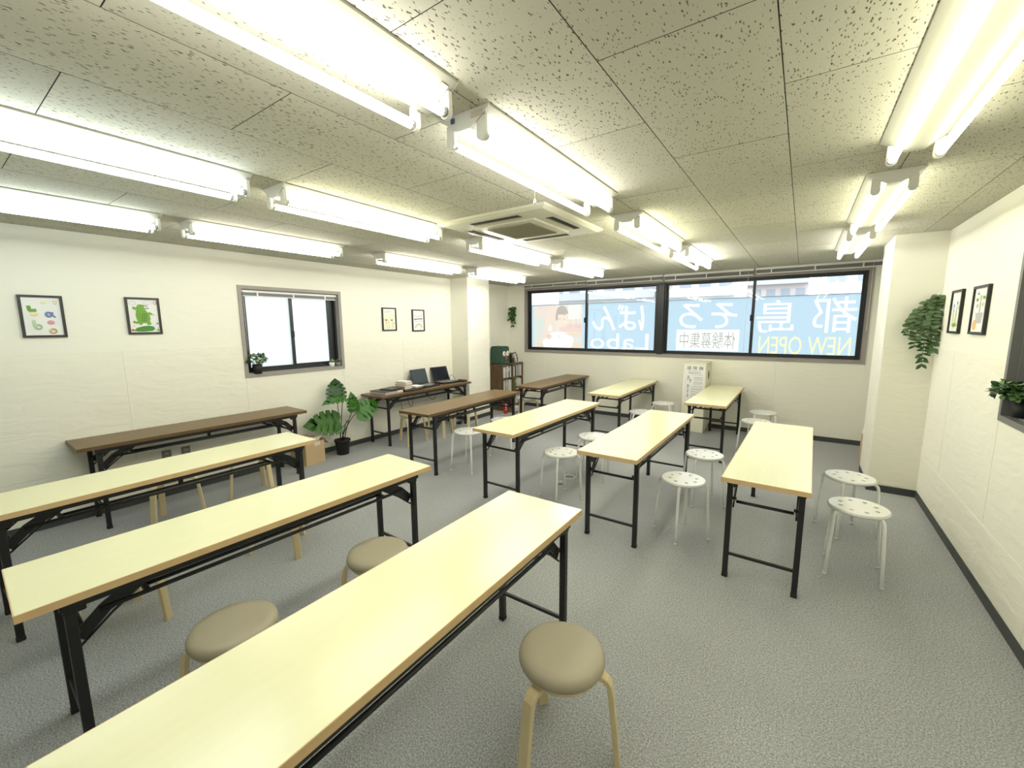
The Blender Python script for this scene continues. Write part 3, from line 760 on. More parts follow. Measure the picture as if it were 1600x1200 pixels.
# tips relative to the pot base: blade root, direction to the tip, blade up, length
mb = [((.02, -.05, .735), (-.10, .05, .36), (.75, -.45, .05), .27, 1.0),
      ((.155, -.05, .745), (-.03, -.30, .02), (.25, .05, 1), .26, 1.0),
      ((.05, -.09, .44), (-.05, -.33, .04), (.75, -.25, .45), .37, 1.0),
      ((.24, .035, .60), (.05, -.06, .25), (.8, -.4, .1), .22, .8),
      ((.16, .14, .53), (.05, .30, .13), (.75, -.45, .35), .33, 1.0),
      ((.19, -.02, .47), (.0, -.20, -.22), (.35, .80, .1), .24, .62)]
for i, (rt_, d, up, L, ws_) in enumerate(mb):
    o = put('leaf', monstera(L, M_leaf if i not in (0,) else M_leafd), mo, rt_, d, up)
    o.scale = (1, ws_, 1)
    p0_ = Vector((R.uniform(-.03, .03), R.uniform(-.03, .03), .17)); p3 = Vector(rt_); 
    mid = p0_.lerp(p3, .5) + Vector((0, 0, .06))
    MB().tube([p0_, p0_.lerp(mid, .5) + Vector((0, 0, .02)), mid, mid.lerp(p3, .5) + Vector((0, 0, .025)), p3], [.006, .0055, .005, .0045, .004], 8).build('stem', M_stem, mo)

# trailing eucalyptus hung on the pillar corner
eu = thing('hanging_eucalyptus', 'trailing grey-green eucalyptus hanging in the pillar corner', 'plant', (0.945, 5.13, 1.86))
lm = [leafmesh('leaf', M_euc, .066, .048, .12, .18), leafmesh('leaf', M_euc, .056, .040, .12, .3)]
lt = leafmesh('leaf', M_leafd, .060, .028, .3, .2)
R.seed(3)
strands = [((0, 0, 0), (-.17, -.02, -.36)), ((0, 0, -.02), (-.12, -.03, -.46)), ((0, 0, 0), (-.06, -.04, -.62)), ((.01, 0, 0), (.0, -.03, -.48)), ((0, .02, -.03), (-.14, .01, -.26)), ((.0, -.02, .0), (-.03, -.05, -.33))]
for si, (a, b) in enumerate(strands):
    a, b = Vector(a), Vector(b); pts = []
    for i in range(7):
        u = i / 6; p = a.lerp(b, u); p.x += b.x * .35 * math.sin(PI * u); pts.append(p)
    MB().tube(pts, .0022, 6).build('stem', M_stem, eu)
    n = int((b - a).length / .030)
    for i in range(n):
        u = (i + .5) / n; k = u * 6; j = min(5, int(k)); p = pts[j].lerp(pts[j + 1], k - j)
        for sd in (-1, 1):
            d = Vector((sd * .7 + R.uniform(-.3, .3), -.5 + R.uniform(-.4, .3), R.uniform(-.7, .25)))
            me = lt if (si == 2 and u > .62) or (si in (0, 1) and u > .85) else lm[R.randrange(2)]
            put('leaf', me, eu, p, d, (R.uniform(-.3, .3), -1, .75), R.uniform(.8, 1.12))
MB().lathe([(.006, -.01), (.006, .012)], 8).build('hook', M_white, eu)
# small hanging plant in the corner by the bookshelf
hp = thing('hanging_plant', 'small dark green trailing plant hung in the corner above the bookshelf', 'plant', (-4.86, 7.035, 1.985))
lv = leafmesh('leaf', M_leafd, .075, .055, .2, .3); lp = leafmesh('leaf', M_pale, .06, .04, .2, .3)
for si, (a, b) in enumerate([((-.03, 0, 0), (-.045, -.03, -.27)), ((.04, 0, 0), (.085, -.03, -.20)), ((.02, 0, -.05), (.045, -.03, -.40)), ((0, 0, -.1), (.06, -.02, -.33))]):
    a, b = Vector(a), Vector(b); MB().tube([a, a.lerp(b, .5) + Vector((0, -.02, 0)), b], .002, 6).build('stem', M_stem, hp)
    n = 6 if si < 2 else 7
    for i in range(n):
        p = a.lerp(b, (i + .3) / n)
        for sd in (-1, 1):
            put('leaf', lp if R.random() < .22 else lv, hp, p, (sd * .8 + R.uniform(-.4, .4), -.35 + R.uniform(-.3, .2), R.uniform(-.8, .1)), (R.uniform(-.4, .4), -1, .6), R.uniform(.7, 1))
MB().lathe([(.005, -.01), (.005, .012)], 8).build('hook', M_white, hp)

def bushy(name, label, loc, r0, r1, hp_, potmat, rad, off, nl, leafm, seed, ls=1.0):
    """potted bush: pot, soil, a stem to every leaf cluster, leaves filling a dome of half-axes rad around off"""
    rr = random.Random(seed)
    t = thing(name, label, 'plant', loc)
    MB().lathe([(.0005, .001), (r0, 0), (r1, hp_), (r1 - .006, hp_), (r1 - .010, hp_ - .012), (.0005, hp_ - .012)], 22, cap=False).build('pot', potmat, t)
    MB().lathe([(.0005, hp_ - .008), (r1 - .009, hp_ - .010)], 16, cap=False).build('soil', M_soil, t)
    for i in range(nl):
        a = rr.uniform(0, 2 * PI); e = math.asin(rr.uniform(-.35, 1)); q = rr.uniform(.45, 1) ** .5
        n = Vector((math.cos(a) * math.cos(e), math.sin(a) * math.cos(e), math.sin(e)))
        p = Vector((off[0] + n.x * rad[0] * q, off[1] + n.y * rad[1] * q, off[2] + n.z * rad[2] * q))
        if i % 4 == 0:
            a0 = Vector((n.x * r1 * .3, n.y * r1 * .3, hp_ - .012)); m = a0.lerp(p, .55) + Vector((0, 0, .02))
            MB().tube([a0, m, p], .0014, 5).build('stem', M_small, t)
        d = Vector((n.x * rad[0] / rad[1] + rr.uniform(-.6, .6), n.y + rr.uniform(-.6, .6), n.z * .5 + rr.uniform(-.5, .4)))
        put('leaf', leafm[rr.randrange(len(leafm))], t, p - d.normalized() * .012, d, (n.x * .6, n.y * .6, 1), ls * rr.uniform(.75, 1.2))
    return t
l1 = leafmesh('leaf', M_small, .040, .026, .25, .2); l1b = leafmesh('leaf', M_pale, .040, .026, .25, .2); l1c = leafmesh('leaf', M_leafd, .040, .026, .25, .2)
l2 = leafmesh('leaf', M_leafd, .045, .030, .2, .2); l2b = leafmesh('leaf', M_small, .045, .030, .2, .2)
bushy('potted_plant', 'bushy green plant in black pot on the frosted window sill', (XL - .005, 2.195, LW[2]), .040, .052, .105, M_pot, (.050, .105, .075), (.030, -.01, .150), 150, [l1, l1, l1b, l1c], 5)
bushy('potted_plant', 'dense green plant in black pot on the dark window sill', (XR + .045, 3.455, RW[2] + .012), .036, .042, .09, M_pot, (.075, .15, .052), (-.048, .0, .135), 170, [l2, l2b, l2b, l2], 8)
ls1 = leafmesh('leaf', M_pale, .030, .019, .3, -.2); ls2 = leafmesh('leaf', M_small, .030, .019, .3, -.2)
bushy('potted_succulent', 'tiny succulent in white pot on the frosted window sill', (XL - .018, 3.104, LW[2]), .028, .035, .055, M_white, (.022, .030, .022), (.008, 0, .068), 26, [ls1], 2, .8)
bushy('potted_succulent', 'tiny succulent in grey-brown pot at the frosted window corner', (XL - .018, 3.187, LW[2]), .026, .034, .055, M_grey, (.022, .026, .022), (.008, 0, .068), 26, [ls1, ls2], 4, .8)

# ------------------------------------------------------------------ framed drawings
def picture(label, axis, plane, sgn, a0, a1, z0, z1, art):
    """frame, backing sheet and a flat drawing; u runs to the viewer's right, v up, both 0..1"""
    t = thing('framed_drawing', label, 'picture')
    d0, d1 = sorted((plane + sgn * .0005, plane + sgn * .020))
    MB().ring('x', a0, z0, a1, z1, .017, d0, d1).build('frame', M_frame, t)
    p0, p1 = sorted((plane + sgn * .002, plane + sgn * .010))
    sh = MB().box((p0, a0 + .014, z0 + .014), (p1, a1 - .014, z1 - .014)).build('sheet', M_paper, t)
    L, H = a1 - a0 - .034, z1 - z0 - .034
    def P(u, v, k): return (plane + sgn * (.0105 + k * .0004), (a0 + .017 + L * u) if sgn > 0 else (a1 - .017 - L * u), z0 + .017 + H * v)
    cols = {}
    for k, (c, kind, data) in enumerate(art):
        m = cols.setdefault(c, MB())
        if kind == 'p': poly = data
        elif kind == 'e':
            cx, cy, rx, ry = data; poly = [(cx + rx * math.cos(2 * PI * i / 18), cy + ry * math.sin(2 * PI * i / 18)) for i in range(18)]
        if kind in 'pe': m.add([P(u, v, k) for u, v in poly], [tuple(range(len(poly)))])
        else:              # 's' stroke with width, closed 'o' ellipse outline
            if kind == 'o':
                cx, cy, rx, ry, w = data; pts = [(cx + rx * math.cos(2 * PI * i / 18), cy + ry * math.sin(2 * PI * i / 18)) for i in range(19)]
            else: pts, w = data
            for i in range(len(pts) - 1):
                (u0, v0), (u1, v1) = pts[i], pts[i + 1]; dx, dy = (u1 - u0) * L, (v1 - v0) * H; q = math.hypot(dx, dy) or 1
                nx, ny = -dy / q * w / L / 2, dx / q * w / H / 2
                m.add([P(u0 + nx, v0 + ny, k), P(u1 + nx, v1 + ny, k), P(u1 - nx, v1 - ny, k), P(u0 - nx, v0 - ny, k)], [(0, 1, 2, 3)])
    for c, m in cols.items(): m.build('drawn_' + c, CR[c], sh)['kind'] = 'stuff'
    return t
CR = {n: mat('crayon_' + n, c, 0.8) for n, c in {
    'green': (0.20, 0.40, 0.07), 'dark_green': (0.09, 0.27, 0.06), 'pale_green': (0.50, 0.65, 0.42), 'yellow': (0.85, 0.70, 0.25), 'pale_yellow': (0.86, 0.83, 0.66),
    'blue': (0.20, 0.27, 0.55), 'pink': (0.75, 0.38, 0.42), 'orange': (0.80, 0.50, 0.28), 'brown': (0.42, 0.20, 0.12), 'black': (0.03, 0.03, 0.03), 'grey': (0.5, 0.5, 0.52), 'teal': (0.17, 0.28, 0.30), 'red': (0.55, 0.08, 0.06)}.items()}
picture('framed child drawing of scattered coloured letters on white paper', 'x', XL, 1, .520, .760, 1.551, 1.880, [
    ('green', 's', ([(.15, .78), (.17, .64), (.36, .645)], .016)), ('green', 's', ([(.20, .78), (.22, .68), (.36, .69)], .008)),
    ('pale_yellow', 'e', (.56, .86, .09, .05)), ('yellow', 's', ([(.48, .86), (.64, .85)], .006)), ('yellow', 'e', (.28, .55, .11, .05)), ('pale_yellow', 'e', (.24, .58, .10, .03)),
    ('orange', 'p', [(.80, .92), (.93, .92), (.90, .82), (.84, .82)]), ('pale_yellow', 'p', [(.83, .90), (.90, .90), (.88, .84), (.85, .84)]),
    ('blue', 'o', (.66, .55, .085, .065, .010)), ('blue', 's', ([(.76, .62), (.76, .53), (.83, .47)], .012)), ('blue', 'o', (.66, .55, .045, .035, .005)),
    ('pink', 'o', (.69, .34, .075, .045, .010)), ('pink', 's', ([(.63, .35), (.75, .35)], .008)),
    ('pale_green', 's', ([(.25, .40), (.27, .20)], .016)), ('pale_green', 'o', (.35, .22, .08, .06, .014)),
    ('brown', 'o', (.72, .11, .09, .065, .005)), ('orange', 'o', (.72, .11, .07, .045, .007)), ('yellow', 's', ([(.62, .12), (.65, .17)], .012))])
picture('framed child drawing of a green crocodile standing on a leaf', 'x', XL, 1, 1.142, 1.384, 1.564, 1.892, [
    ('grey', 'o', (.16, .88, .12, .05, .003)), ('grey', 'o', (.68, .91, .14, .05, .003)), ('pink', 'o', (.93, .91, .05, .05, .008)),
    ('dark_green', 'p', [(.10, .05), (.22, .14), (.45, .19), (.66, .20), (.80, .17), (.84, .10), (.74, .04), (.50, .02), (.25, .02)]),
    ('green', 's', ([(.12, .33), (.20, .29), (.34, .31)], .020)),
    ('green', 'p', [(.24, .40), (.27, .33), (.38, .27), (.52, .28), (.66, .32), (.72, .40), (.70, .55), (.58, .67), (.52, .80), (.64, .77), (.68, .83), (.50, .84), (.40, .84), (.28, .80), (.25, .66), (.22, .52)]),
    ('green', 's', ([(.26, .70), (.15, .76)], .022)), ('green', 's', ([(.66, .60), (.80, .54)], .020)), ('pale_green', 's', ([(.78, .56), (.86, .52)], .018)),
    ('green', 's', ([(.34, .30), (.38, .23)], .022)), ('green', 's', ([(.62, .34), (.66, .23)], .030)),
    ('grey', 's', ([(.55, .80), (.66, .82)], .012)), ('black', 's', ([(.56, .72), (.70, .74)], .006)), ('black', 'e', (.33, .84, .02, .013)), ('black', 'e', (.41, .84, .02, .013)),
    ] + [('black', 'e', (.42 + .065 * (i % 3) + .01 * (i // 3), .36 + .05 * (i // 3), .014, .011)) for i in range(15)] + [('dark_green', 'e', (.29 + .02 * (i % 2), .45 + .09 * i, .018, .012)) for i in range(4)] + [
    ('red', 'e', (.06, .07, .05, .03)), ('yellow', 'e', (.12, .20, .04, .02)), ('teal', 'p', [(.86, .27), (.94, .30), (.97, .25), (.92, .24)]), ('pink', 'e', (.94, .07, .03, .02)), ('dark_green', 's', ([(.90, .10), (.95, .04)], .008))])
picture('framed flower drawing, beside the other slim frame near the white pillar', 'x', XL, 1, 3.908, 4.160, 1.554, 1.885, [
    ('pale_yellow', 'p', [(.06, .02), (.94, .02), (.94, .70), (.6, .80), (.2, .75), (.06, .6)]), ('pale_green', 's', ([(.10, .84), (.35, .86), (.68, .87)], .012)),
    ('red', 'e', (.24, .46, .08, .045)), ('teal', 'e', (.70, .46, .08, .045)), ('pink', 'e', (.06, .47, .04, .03)), ('orange', 'e', (.45, .47, .03, .035)),
    ('pale_green', 's', ([(.24, .42), (.22, .24), (.34, .10), (.24, .04)], .008)), ('pale_green', 's', ([(.46, .44), (.42, .24), (.50, .12), (.40, .04)], .008)),
    ('pale_green', 's', ([(.70, .42), (.80, .26), (.70, .16), (.82, .06)], .008)), ('green', 's', ([(.24, .32), (.32, .37)], .006)), ('green', 's', ([(.78, .28), (.90, .32)], .006))])
picture('framed drawing of a train and rainbow, the one beside the white pillar', 'x', XL, 1, 4.468, 4.720, 1.538, 1.872, [
    ('grey', 'e', (.15, .78, .05, .045)), ('grey', 'e', (.84, .79, .05, .045)), ('grey', 's', ([(.15, .69), (.50, .70), (.85, .71)], .010)),
    ('black', 's', ([(.08, .56), (.90, .595)], .012)), ('grey', 's', ([(.22, .46), (.82, .46)], .008)), ('brown', 's', ([(.24, .56), (.24, .46)], .007)), ('brown', 's', ([(.78, .57), (.78, .46)], .007)),
    ('pale_green', 's', ([(.18, .12), (.32, .24), (.52, .32), (.70, .26), (.86, .12)], .022)), ('pale_yellow', 's', ([(.22, .08), (.36, .19), (.52, .26), (.66, .21), (.80, .09)], .014)), ('grey', 's', ([(.14, .15), (.29, .28), (.52, .355), (.74, .29), (.88, .15)], .005))])
picture('framed pale drawing, the one closer to the eucalyptus on the window-side wall', 'x', XR, -1, 4.555, 4.830, 1.535, 1.870, [
    ('pale_yellow', 'p', [(.1, .08), (.9, .08), (.9, .45), (.1, .45)]), ('blue', 'e', (.25, .66, .06, .05)), ('teal', 'e', (.6, .72, .06, .05)), ('grey', 'e', (.8, .6, .06, .06)),
    ('pale_green', 's', ([(.25, .6), (.3, .2)], .015)), ('pale_green', 's', ([(.6, .66), (.55, .2)], .015)), ('green', 'e', (.5, .16, .25, .05))])
picture('framed drawing of a potted plant, the one closer to the dark window', 'x', XR, -1, 4.005, 4.300, 1.538, 1.866, [
    ('grey', 'p', [(.30, .20), (.72, .20), (.80, .44), (.22, .44)]), ('orange', 'e', (.25, .16, .16, .12)), ('brown', 's', ([(.5, .44), (.5, .7)], .010)),
    ('pale_green', 'e', (.3, .60, .09, .05)), ('pale_green', 'e', (.7, .62, .09, .05)), ('pale_green', 'e', (.5, .78, .08, .06)), ('green', 'e', (.25, .74, .07, .04)), ('green', 'e', (.75, .78, .07, .04)), ('teal', 'e', (.3, .88, .05, .03))])

# ------------------------------------------------------------------ things on the laptop table
TZ = 0.70
def laptop(label, x, y, rz, w, tilt, scr):
    t = thing('laptop', label, 'laptop', (x, y, TZ), rz, 'laptops on the wall table')
    MB().box((-.12, -w / 2, 0), (.12, w / 2, .024), b=.003).build('base', M_darkplastic, t)
    kb = MB()
    for r in range(5):
        for k in range(12):
            yy = -w / 2 + .025 + k * (w - .05) / 12; xx = -.085 + r * .023
            kb.box((xx, yy, .024), (xx + .019, yy + (w - .05) / 12 - .004, .027))
    kb.build('keyboard', M_key, t)
    MB().box((.045, -.045, .024), (.10, .045, .0255)).build('touchpad', M_inkg, t)
    lid = MB().box((-.009, -w / 2, 0), (.0, w / 2, .245), b=.002).build('screen_lid', M_darkplastic, t, (-.118, 0, .022), (0, -tilt, 0))
    MB().box((.0, -w / 2 + .016, .022), (.0012, w / 2 - .016, .230)).build('screen', scr, lid)
    return t
M_screen2 = mat('glossy_black_screen', (0.012, 0.014, 0.022), 0.12)
laptop('open laptop with grey screen behind the stack of books', -4.70, 4.485, 0.05, .34, .30, M_screen)
laptop('open laptop with black screen standing by the pillar', -4.725, 4.955, -0.10, .34, .38, M_screen2)
cs = thing('laptop_case', 'flat black padded case lying under the stack of books', 'case', (-4.685, 4.10, TZ), -.04)
MB().box((-.15, -.175, 0), (.15, .175, .024), b=.009).build('case_body', M_darkplastic, cs)
MB().tube([(.151, -.16, .012), (.151, .16, .012)], .003, 6).build('zip', M_rubber, cs)
MB().tube([(.15, -.05, .012), (.172, -.045, .010), (.172, .045, .010), (.15, .05, .012)], .005, 6).build('handle', M_rubber, cs)
bcol = [mat('book_cream', (0.72, 0.66, 0.5), .6), mat('book_orange', (0.62, 0.32, 0.12), .6), mat('book_tan', (0.5, 0.36, 0.2), .6), mat('book_white', (0.8, 0.79, 0.75), .6), mat('book_brown', (0.35, 0.2, 0.1), .6)]
z = TZ + .024
words_ = ['cream', 'orange', 'tan', 'white', 'brown', 'cream', 'tan', 'white']
for i, ci in enumerate([0, 2, 1, 3, 4, 0, 2, 3]):
    hgt = .011 + .003 * (i % 3)
    nm = '%s book in the stack on the black case, %s' % (words_[i], ['lowest of the stack', 'second from the bottom', 'third from the bottom', 'fourth from the bottom', 'fourth from the top', 'third from the top', 'second from the top', 'topmost of the stack'][i])
    b = thing('book', nm, 'book', (-4.70 + R.uniform(-.012, .012), 4.035 + R.uniform(-.012, .012), z), R.uniform(-.12, .12), 'books stacked beside the laptops')
    MB().box((-.095, -.07, 0), (.095, .07, .0018)).box((-.095, -.07, hgt - .0018), (.095, .07, hgt)).box((-.095, -.07, 0), (-.092, .07, hgt)).build('cover', bcol[ci], b)
    MB().box((-.091, -.066, .0018), (.090, .066, hgt - .0018)).build('pages', M_paper, b)
    z += hgt
for i in range(4):
    b = MB().cbox((0, 0, 0), (.19, .135, .006), b=.001).build('booklet', M_paper, None, (-4.665 + .008 * i, 4.195 + .004 * i, TZ + .028 + .0068 * i), (0, 0, .18 - .12 * i))
    tag(b, 'white booklet fanned against the book stack, %s' % ['bottom one', 'second from below', 'third from below', 'top one'][i], 'booklet', 'white booklets beside the stacked books')
bx = thing('document_case', 'grey document case lying at the monstera end of the laptop table', 'case', (-4.68, 3.655, TZ), .04)
MB().box((-.155, -.105, 0), (.155, .105, .042), b=.004).build('case_body', mat('lilac_grey_plastic', (0.40, 0.38, 0.40), .5), bx)
MB().box((-.157, -.107, .040), (.157, .107, .048), b=.003).build('lid', M_darkplastic, bx)
nb = tag(MB().cbox((0, 0, 0), (.21, .26, .014), b=.003).build('notebook', mat('dark_brown_cover', (0.05, 0.035, 0.03), .45), None, (-4.68, 3.80, TZ + .056), (0, 0, .15)), 'dark notebook lying across the grey document case', 'notebook')
nb2 = tag(MB().cbox((0, 0, 0), (.19, .14, .03), b=.004).build('paper_pad', mat('pale_pink_paper', (0.72, 0.60, 0.54), .7), None, (-4.665, 3.835, TZ + .0155), (0, 0, -.05)), 'pale pink pad of paper beside the grey document case', 'paper')
pc_ = tag(MB().cbox((0, 0, 0), (.15, .10, .03), b=.012).build('pouch', M_darkplastic, None, (-4.62, 5.205, TZ + .0155), (0, 0, .1)), 'black pouch at the pillar end of the laptop table', 'pouch')
# cables
def cable(label, pts, r, m, name='cable'):
    P_ = [Vector(p) for p in pts]; out = []
    for i in range(len(P_) - 1):
        a, b, c, d = P_[max(i - 1, 0)], P_[i], P_[i + 1], P_[min(i + 2, len(P_) - 1)]
        for k in range(6):
            u = k / 6; out.append(.5 * ((2 * b) + (c - a) * u + (2 * a - 5 * b + 4 * c - d) * u * u + (3 * b - a - 3 * c + d) * u ** 3))
    out.append(P_[-1])
    return tag(MB().tube(out, r, 7).build(name, m), label, 'cable')
cable('black cable arching up behind the laptop near the pillar', [(-4.85, 5.165, TZ + .005), (-4.86, 5.17, TZ + .06), (-4.86, 5.21, TZ + .10), (-4.84, 5.245, TZ + .05), (-4.80, 5.25, TZ + .004)], .003, M_rubber)
cable('black cable loop hanging under the middle of the laptop table', [(-4.93, 4.30, .70), (-4.932, 4.30, .50), (-4.92, 4.34, .38), (-4.93, 4.40, .46), (-4.935, 4.42, .66)], .003, M_rubber)
cable('thin black cable hanging down the wall behind the laptop table', [(-4.935, 4.18, .69), (-4.94, 4.17, .45), (-4.945, 4.21, .25), (-4.945, 4.26, .07)], .003, M_rubber)
cable('black cable looped below the pillar end of the laptop table', [(-4.935, 4.74, .69), (-4.93, 4.72, .50), (-4.91, 4.82, .42), (-4.92, 4.90, .52), (-4.935, 4.93, .66)], .003, M_rubber)
cable('white mains cord snaking along the pillar foot', [(-4.52, 5.05, .006), (-4.44, 5.20, .006), (-4.50, 5.40, .006), (-4.42, 5.60, .006), (-4.47, 5.78, .006), (-4.40, 5.95, .006), (-4.41, 6.10, .012), (-4.43, 6.13, .012)], .004, M_cord)
ad = thing('power_adapter', 'black power adapter block on the floor under the laptop table', 'adapter', (-4.62, 5.12, 0), .5)
MB().box((-.04, -.075, 0), (.04, .075, .035), b=.008).build('adapter_body', M_darkplastic, ad)
MB().tube([(0, .075, .018), (.02, .13, .01), (.08, .15, .006), (.10, .08, .006), (.07, .0, .006)], .004, 7).build('lead', M_rubber, ad)
rd = thing('power_strip', 'red power strip standing beside the pillar foot', 'power strip', (-4.43, 6.17, 0))
MB().box((-.02, -.03, .04), (.02, .03, .20), b=.006).build('strip_body', M_red, rd)
MB().box((-.024, -.034, 0), (.024, .034, .04), b=.004).build('stand', M_red, rd)
for k in range(3): MB().box((.020, -.014, .065 + .042 * k), (.0215, .014, .09 + .042 * k)).build('outlet', M_white, rd)

# ------------------------------------------------------------------ bookshelf corner
sx0, sx1, sy0, sy1, sz = -4.945, -4.60, 6.33, 7.035, .885
bs = thing('bookshelf', 'low dark walnut bookshelf standing in the corner by the long window', 'bookshelf', (0, 0, 0))
MB().box((sx0, sy0, 0), (sx1, sy0 + .022, sz), b=.001).build('side_panel', M_shelf, bs)
MB().box((sx0, sy1 - .022, 0), (sx1, sy1, sz), b=.001).build('side_panel', M_shelf, bs)
MB().box((sx0, sy0 + .022, sz - .02), (sx1, sy1 - .022, sz - .001), b=.001).build('top_panel', M_shelf, bs)
MB().box((sx0, sy0 + .022, .06), (sx0 + .008, sy1 - .022, sz - .02)).build('back_panel', M_shelf, bs)
ym = (sy0 + sy1) / 2
MB().box((sx0 + .01, ym - .010, .08), (sx1 - .004, ym + .010, sz - .02)).build('divider', M_shelf, bs)
zr = [.06, .335, .605]
for z_ in zr: MB().box((sx0 + .008, sy0 + .022, z_), (sx1 - .003, ym - .010, z_ + .018)).build('shelf_board', M_shelf, bs); MB().box((sx0 + .008, ym + .010, z_), (sx1 - .003, sy1 - .022, z_ + .018)).build('shelf_board', M_shelf, bs)
MB().box((sx1 - .03, sy0 + .022, 0), (sx1 - .012, sy1 - .022, .06)).build('kick_board', M_shelf, bs)
M_bw = mat('white_binder', (0.78, 0.77, 0.73), .5); M_bg = mat('grey_binder', (0.48, 0.48, 0.46), .5); M_bk = mat('black_binder', (0.03, 0.028, 0.026), .5); M_bgr = mat('olive_binder', (0.12, 0.21, 0.035), .5); M_bbr = mat('brown_binder', (0.19, 0.11, 0.06), .5)
pal = {'white': M_bw, 'grey': M_bg, 'black': M_bk, 'green': M_bgr, 'brown': M_bbr}
rows = [(2, 0, ['white', 'white', 'white', 'grey', 'white', 'white', 'black', 'white', 'white'], 'top row, side nearer the pillar'),
        (2, 1, ['white', 'white', 'black', 'white', 'white', 'grey', 'grey', 'white', 'white'], 'top row, side nearer the window'),
        (1, 0, ['brown', 'white', 'white', 'grey', 'white', 'grey', 'white', 'white', 'white'], 'middle row, side nearer the pillar'),
        (1, 1, ['green', 'green', 'green', 'green', 'white', 'white', 'white', 'white', 'white'], 'middle row, side nearer the window'),
        (0, 1, ['white', 'black', 'grey', 'white', 'white', 'black', 'white', 'white'], 'bottom row, side nearer the window')]
ordn = ['first', 'second', 'third', 'fourth', 'fifth', 'sixth', 'seventh', 'eighth', 'ninth']
for r, c, cols, where in rows:
    y0 = (sy0 + .024) if c == 0 else ym + .012; y1 = (ym - .012) if c == 0 else sy1 - .024
    zb_ = zr[r] + .018; wv = (y1 - y0) / len(cols)
    for i, cc in enumerate(cols):
        H = .215 + R.uniform(-.02, .018); D = .312 + R.uniform(-.02, .012)
        if cc == 'green': H = .245
        f = thing('binder', '%s %s spine from the pillar, bookshelf %s' % (ordn[i], cc, where), 'binder', (sx0 + .012, y0 + wv * i + .001, zb_ + .0005), 0, 'binders on the walnut bookshelf')
        w = wv - .002; D = min(D, .325)
        MB().box((0, 0, 0), (D, .0022, H)).box((0, w - .0022, 0), (D, w, H)).box((D - .003, 0, 0), (D, w, H)).build('cover', pal[cc], f)
        MB().box((.004, .0024, .004), (D - .004, w - .0024, H - .006)).build('pages', M_paper, f)
        if i % 3 == 0: MB().box((D, w * .2, H * .55), (D + .0008, w * .8, H * .8)).build('spine_label', M_paper, f)
# green owl storage box
ow = thing('storage_box', 'dark green felt box with owl eyes and beak on the bookshelf', 'storage box', (-4.765, 6.475, sz), 0)
bm = bmesh.new(); bmesh.ops.create_cube(bm, size=1)
for v in bm.verts:
    k_ = 1.0 if v.co.z < 0 else .93
    v.co = Vector((v.co.x * .30 * k_, v.co.y * .265 * k_, (v.co.z + .5) * .345))
bmesh.ops.bevel(bm, geom=[e for e in bm.edges], offset=.022, segments=3, affect='EDGES')
for v in bm.verts:
    if v.co.z > .3: v.co.z -= .018 * (1 - (abs(v.co.y) / .12) ** 2)
me = bpy.data.meshes.new('box_body'); bm.to_mesh(me); bm.free(); me.materials.append(M_owl)
link('box_body', me, ow)
fx = .150
for yy in (-.058, .058):
    e = MB().lathe([(.0005, .010), (.030, .010), (.046, .004), (.048, 0)], 20, cap=False).build('eye', M_paper, ow, (fx - .007, yy, .205), (0, PI / 2 - .06, 0))
    MB().lathe([(.0005, .013), (.012, .012), (.015, .009)], 14, cap=False).build('pupil', M_ink, e)
MB().add([(fx - .008, -.032, .175), (fx - .008, .032, .175), (fx - .002, 0, .075), (fx + .024, 0, .15), (fx - .008, 0, .205)], [(0, 3, 4), (3, 1, 4), (0, 2, 3), (2, 1, 3)]).build('beak', M_orange, ow)
MB().box((fx - .008, -.06, .030), (fx + .002, .075, .05)).build('hem', mat('teal_felt_strip', (0.10, 0.17, 0.15), .8), ow)
bg_ = thing('handbag', 'black and grey handbag leaning beside the green owl box', 'bag', (-4.75, 6.735, sz), 0)
MB().box((-.12, -.045, 0), (.12, .045, .19), M=Matrix.Rotation(.28, 4, 'X'), b=.015).build('bag_body', mat('dark_brown_leather', (0.05, 0.04, 0.035), .4), bg_, (0, .03, .013))
MB().box((.121, -.030, .10), (.125, .030, .18), M=Matrix.Rotation(.28, 4, 'X'), b=.001).build('grey_panel', mat('grey_suede', (0.33, 0.32, 0.30), .8), bg_, (0, .03, .013))
MB().tube([(.125, -.02, .19), (.13, .05, .215), (.13, .10, .16), (.128, .13, .08), (.128, .135, .02)], .008, 8).build('strap', M_rubber, bg_)
pp = tag(MB().cbox((0, 0, 0), (.20, .13, .05), b=.004).build('paper_bundle', M_paper, None, (-4.76, 6.945, sz + .0255), (0, 0, .08)), 'white paper bundle on the window end of the bookshelf', 'paper')
# small box with papers on the floor
wb_ = thing('wooden_box', 'small brown wooden box with white papers before the bookshelf', 'box', (-4.44, 6.45, 0), .10)
m = MB()
for lo, hi in (((-.11, -.16, 0), (.11, .16, .01)), ((-.11, -.16, .01), (.11, -.15, .11)), ((-.11, .15, .01), (.11, .16, .11)), ((-.11, -.15, .01), (-.10, .15, .11))): m.box(lo, hi)
m.build('box_shell', mat('reddish_wood', (0.22, 0.11, 0.045), .5, var=.15), wb_)
MB().box((-.09, -.14, .012), (.105, .14, .085), b=.002).build('paper_stack', M_paper, wb_)
ms = tag(MB().lathe([(.001, .02), (.03, .018), (.042, .008), (.045, 0)], 16).build('floor_coaster', M_darkplastic, None, (-4.17, 6.05, .0005)), 'small flat black gadget on the carpet before the bookshelf', 'gadget')

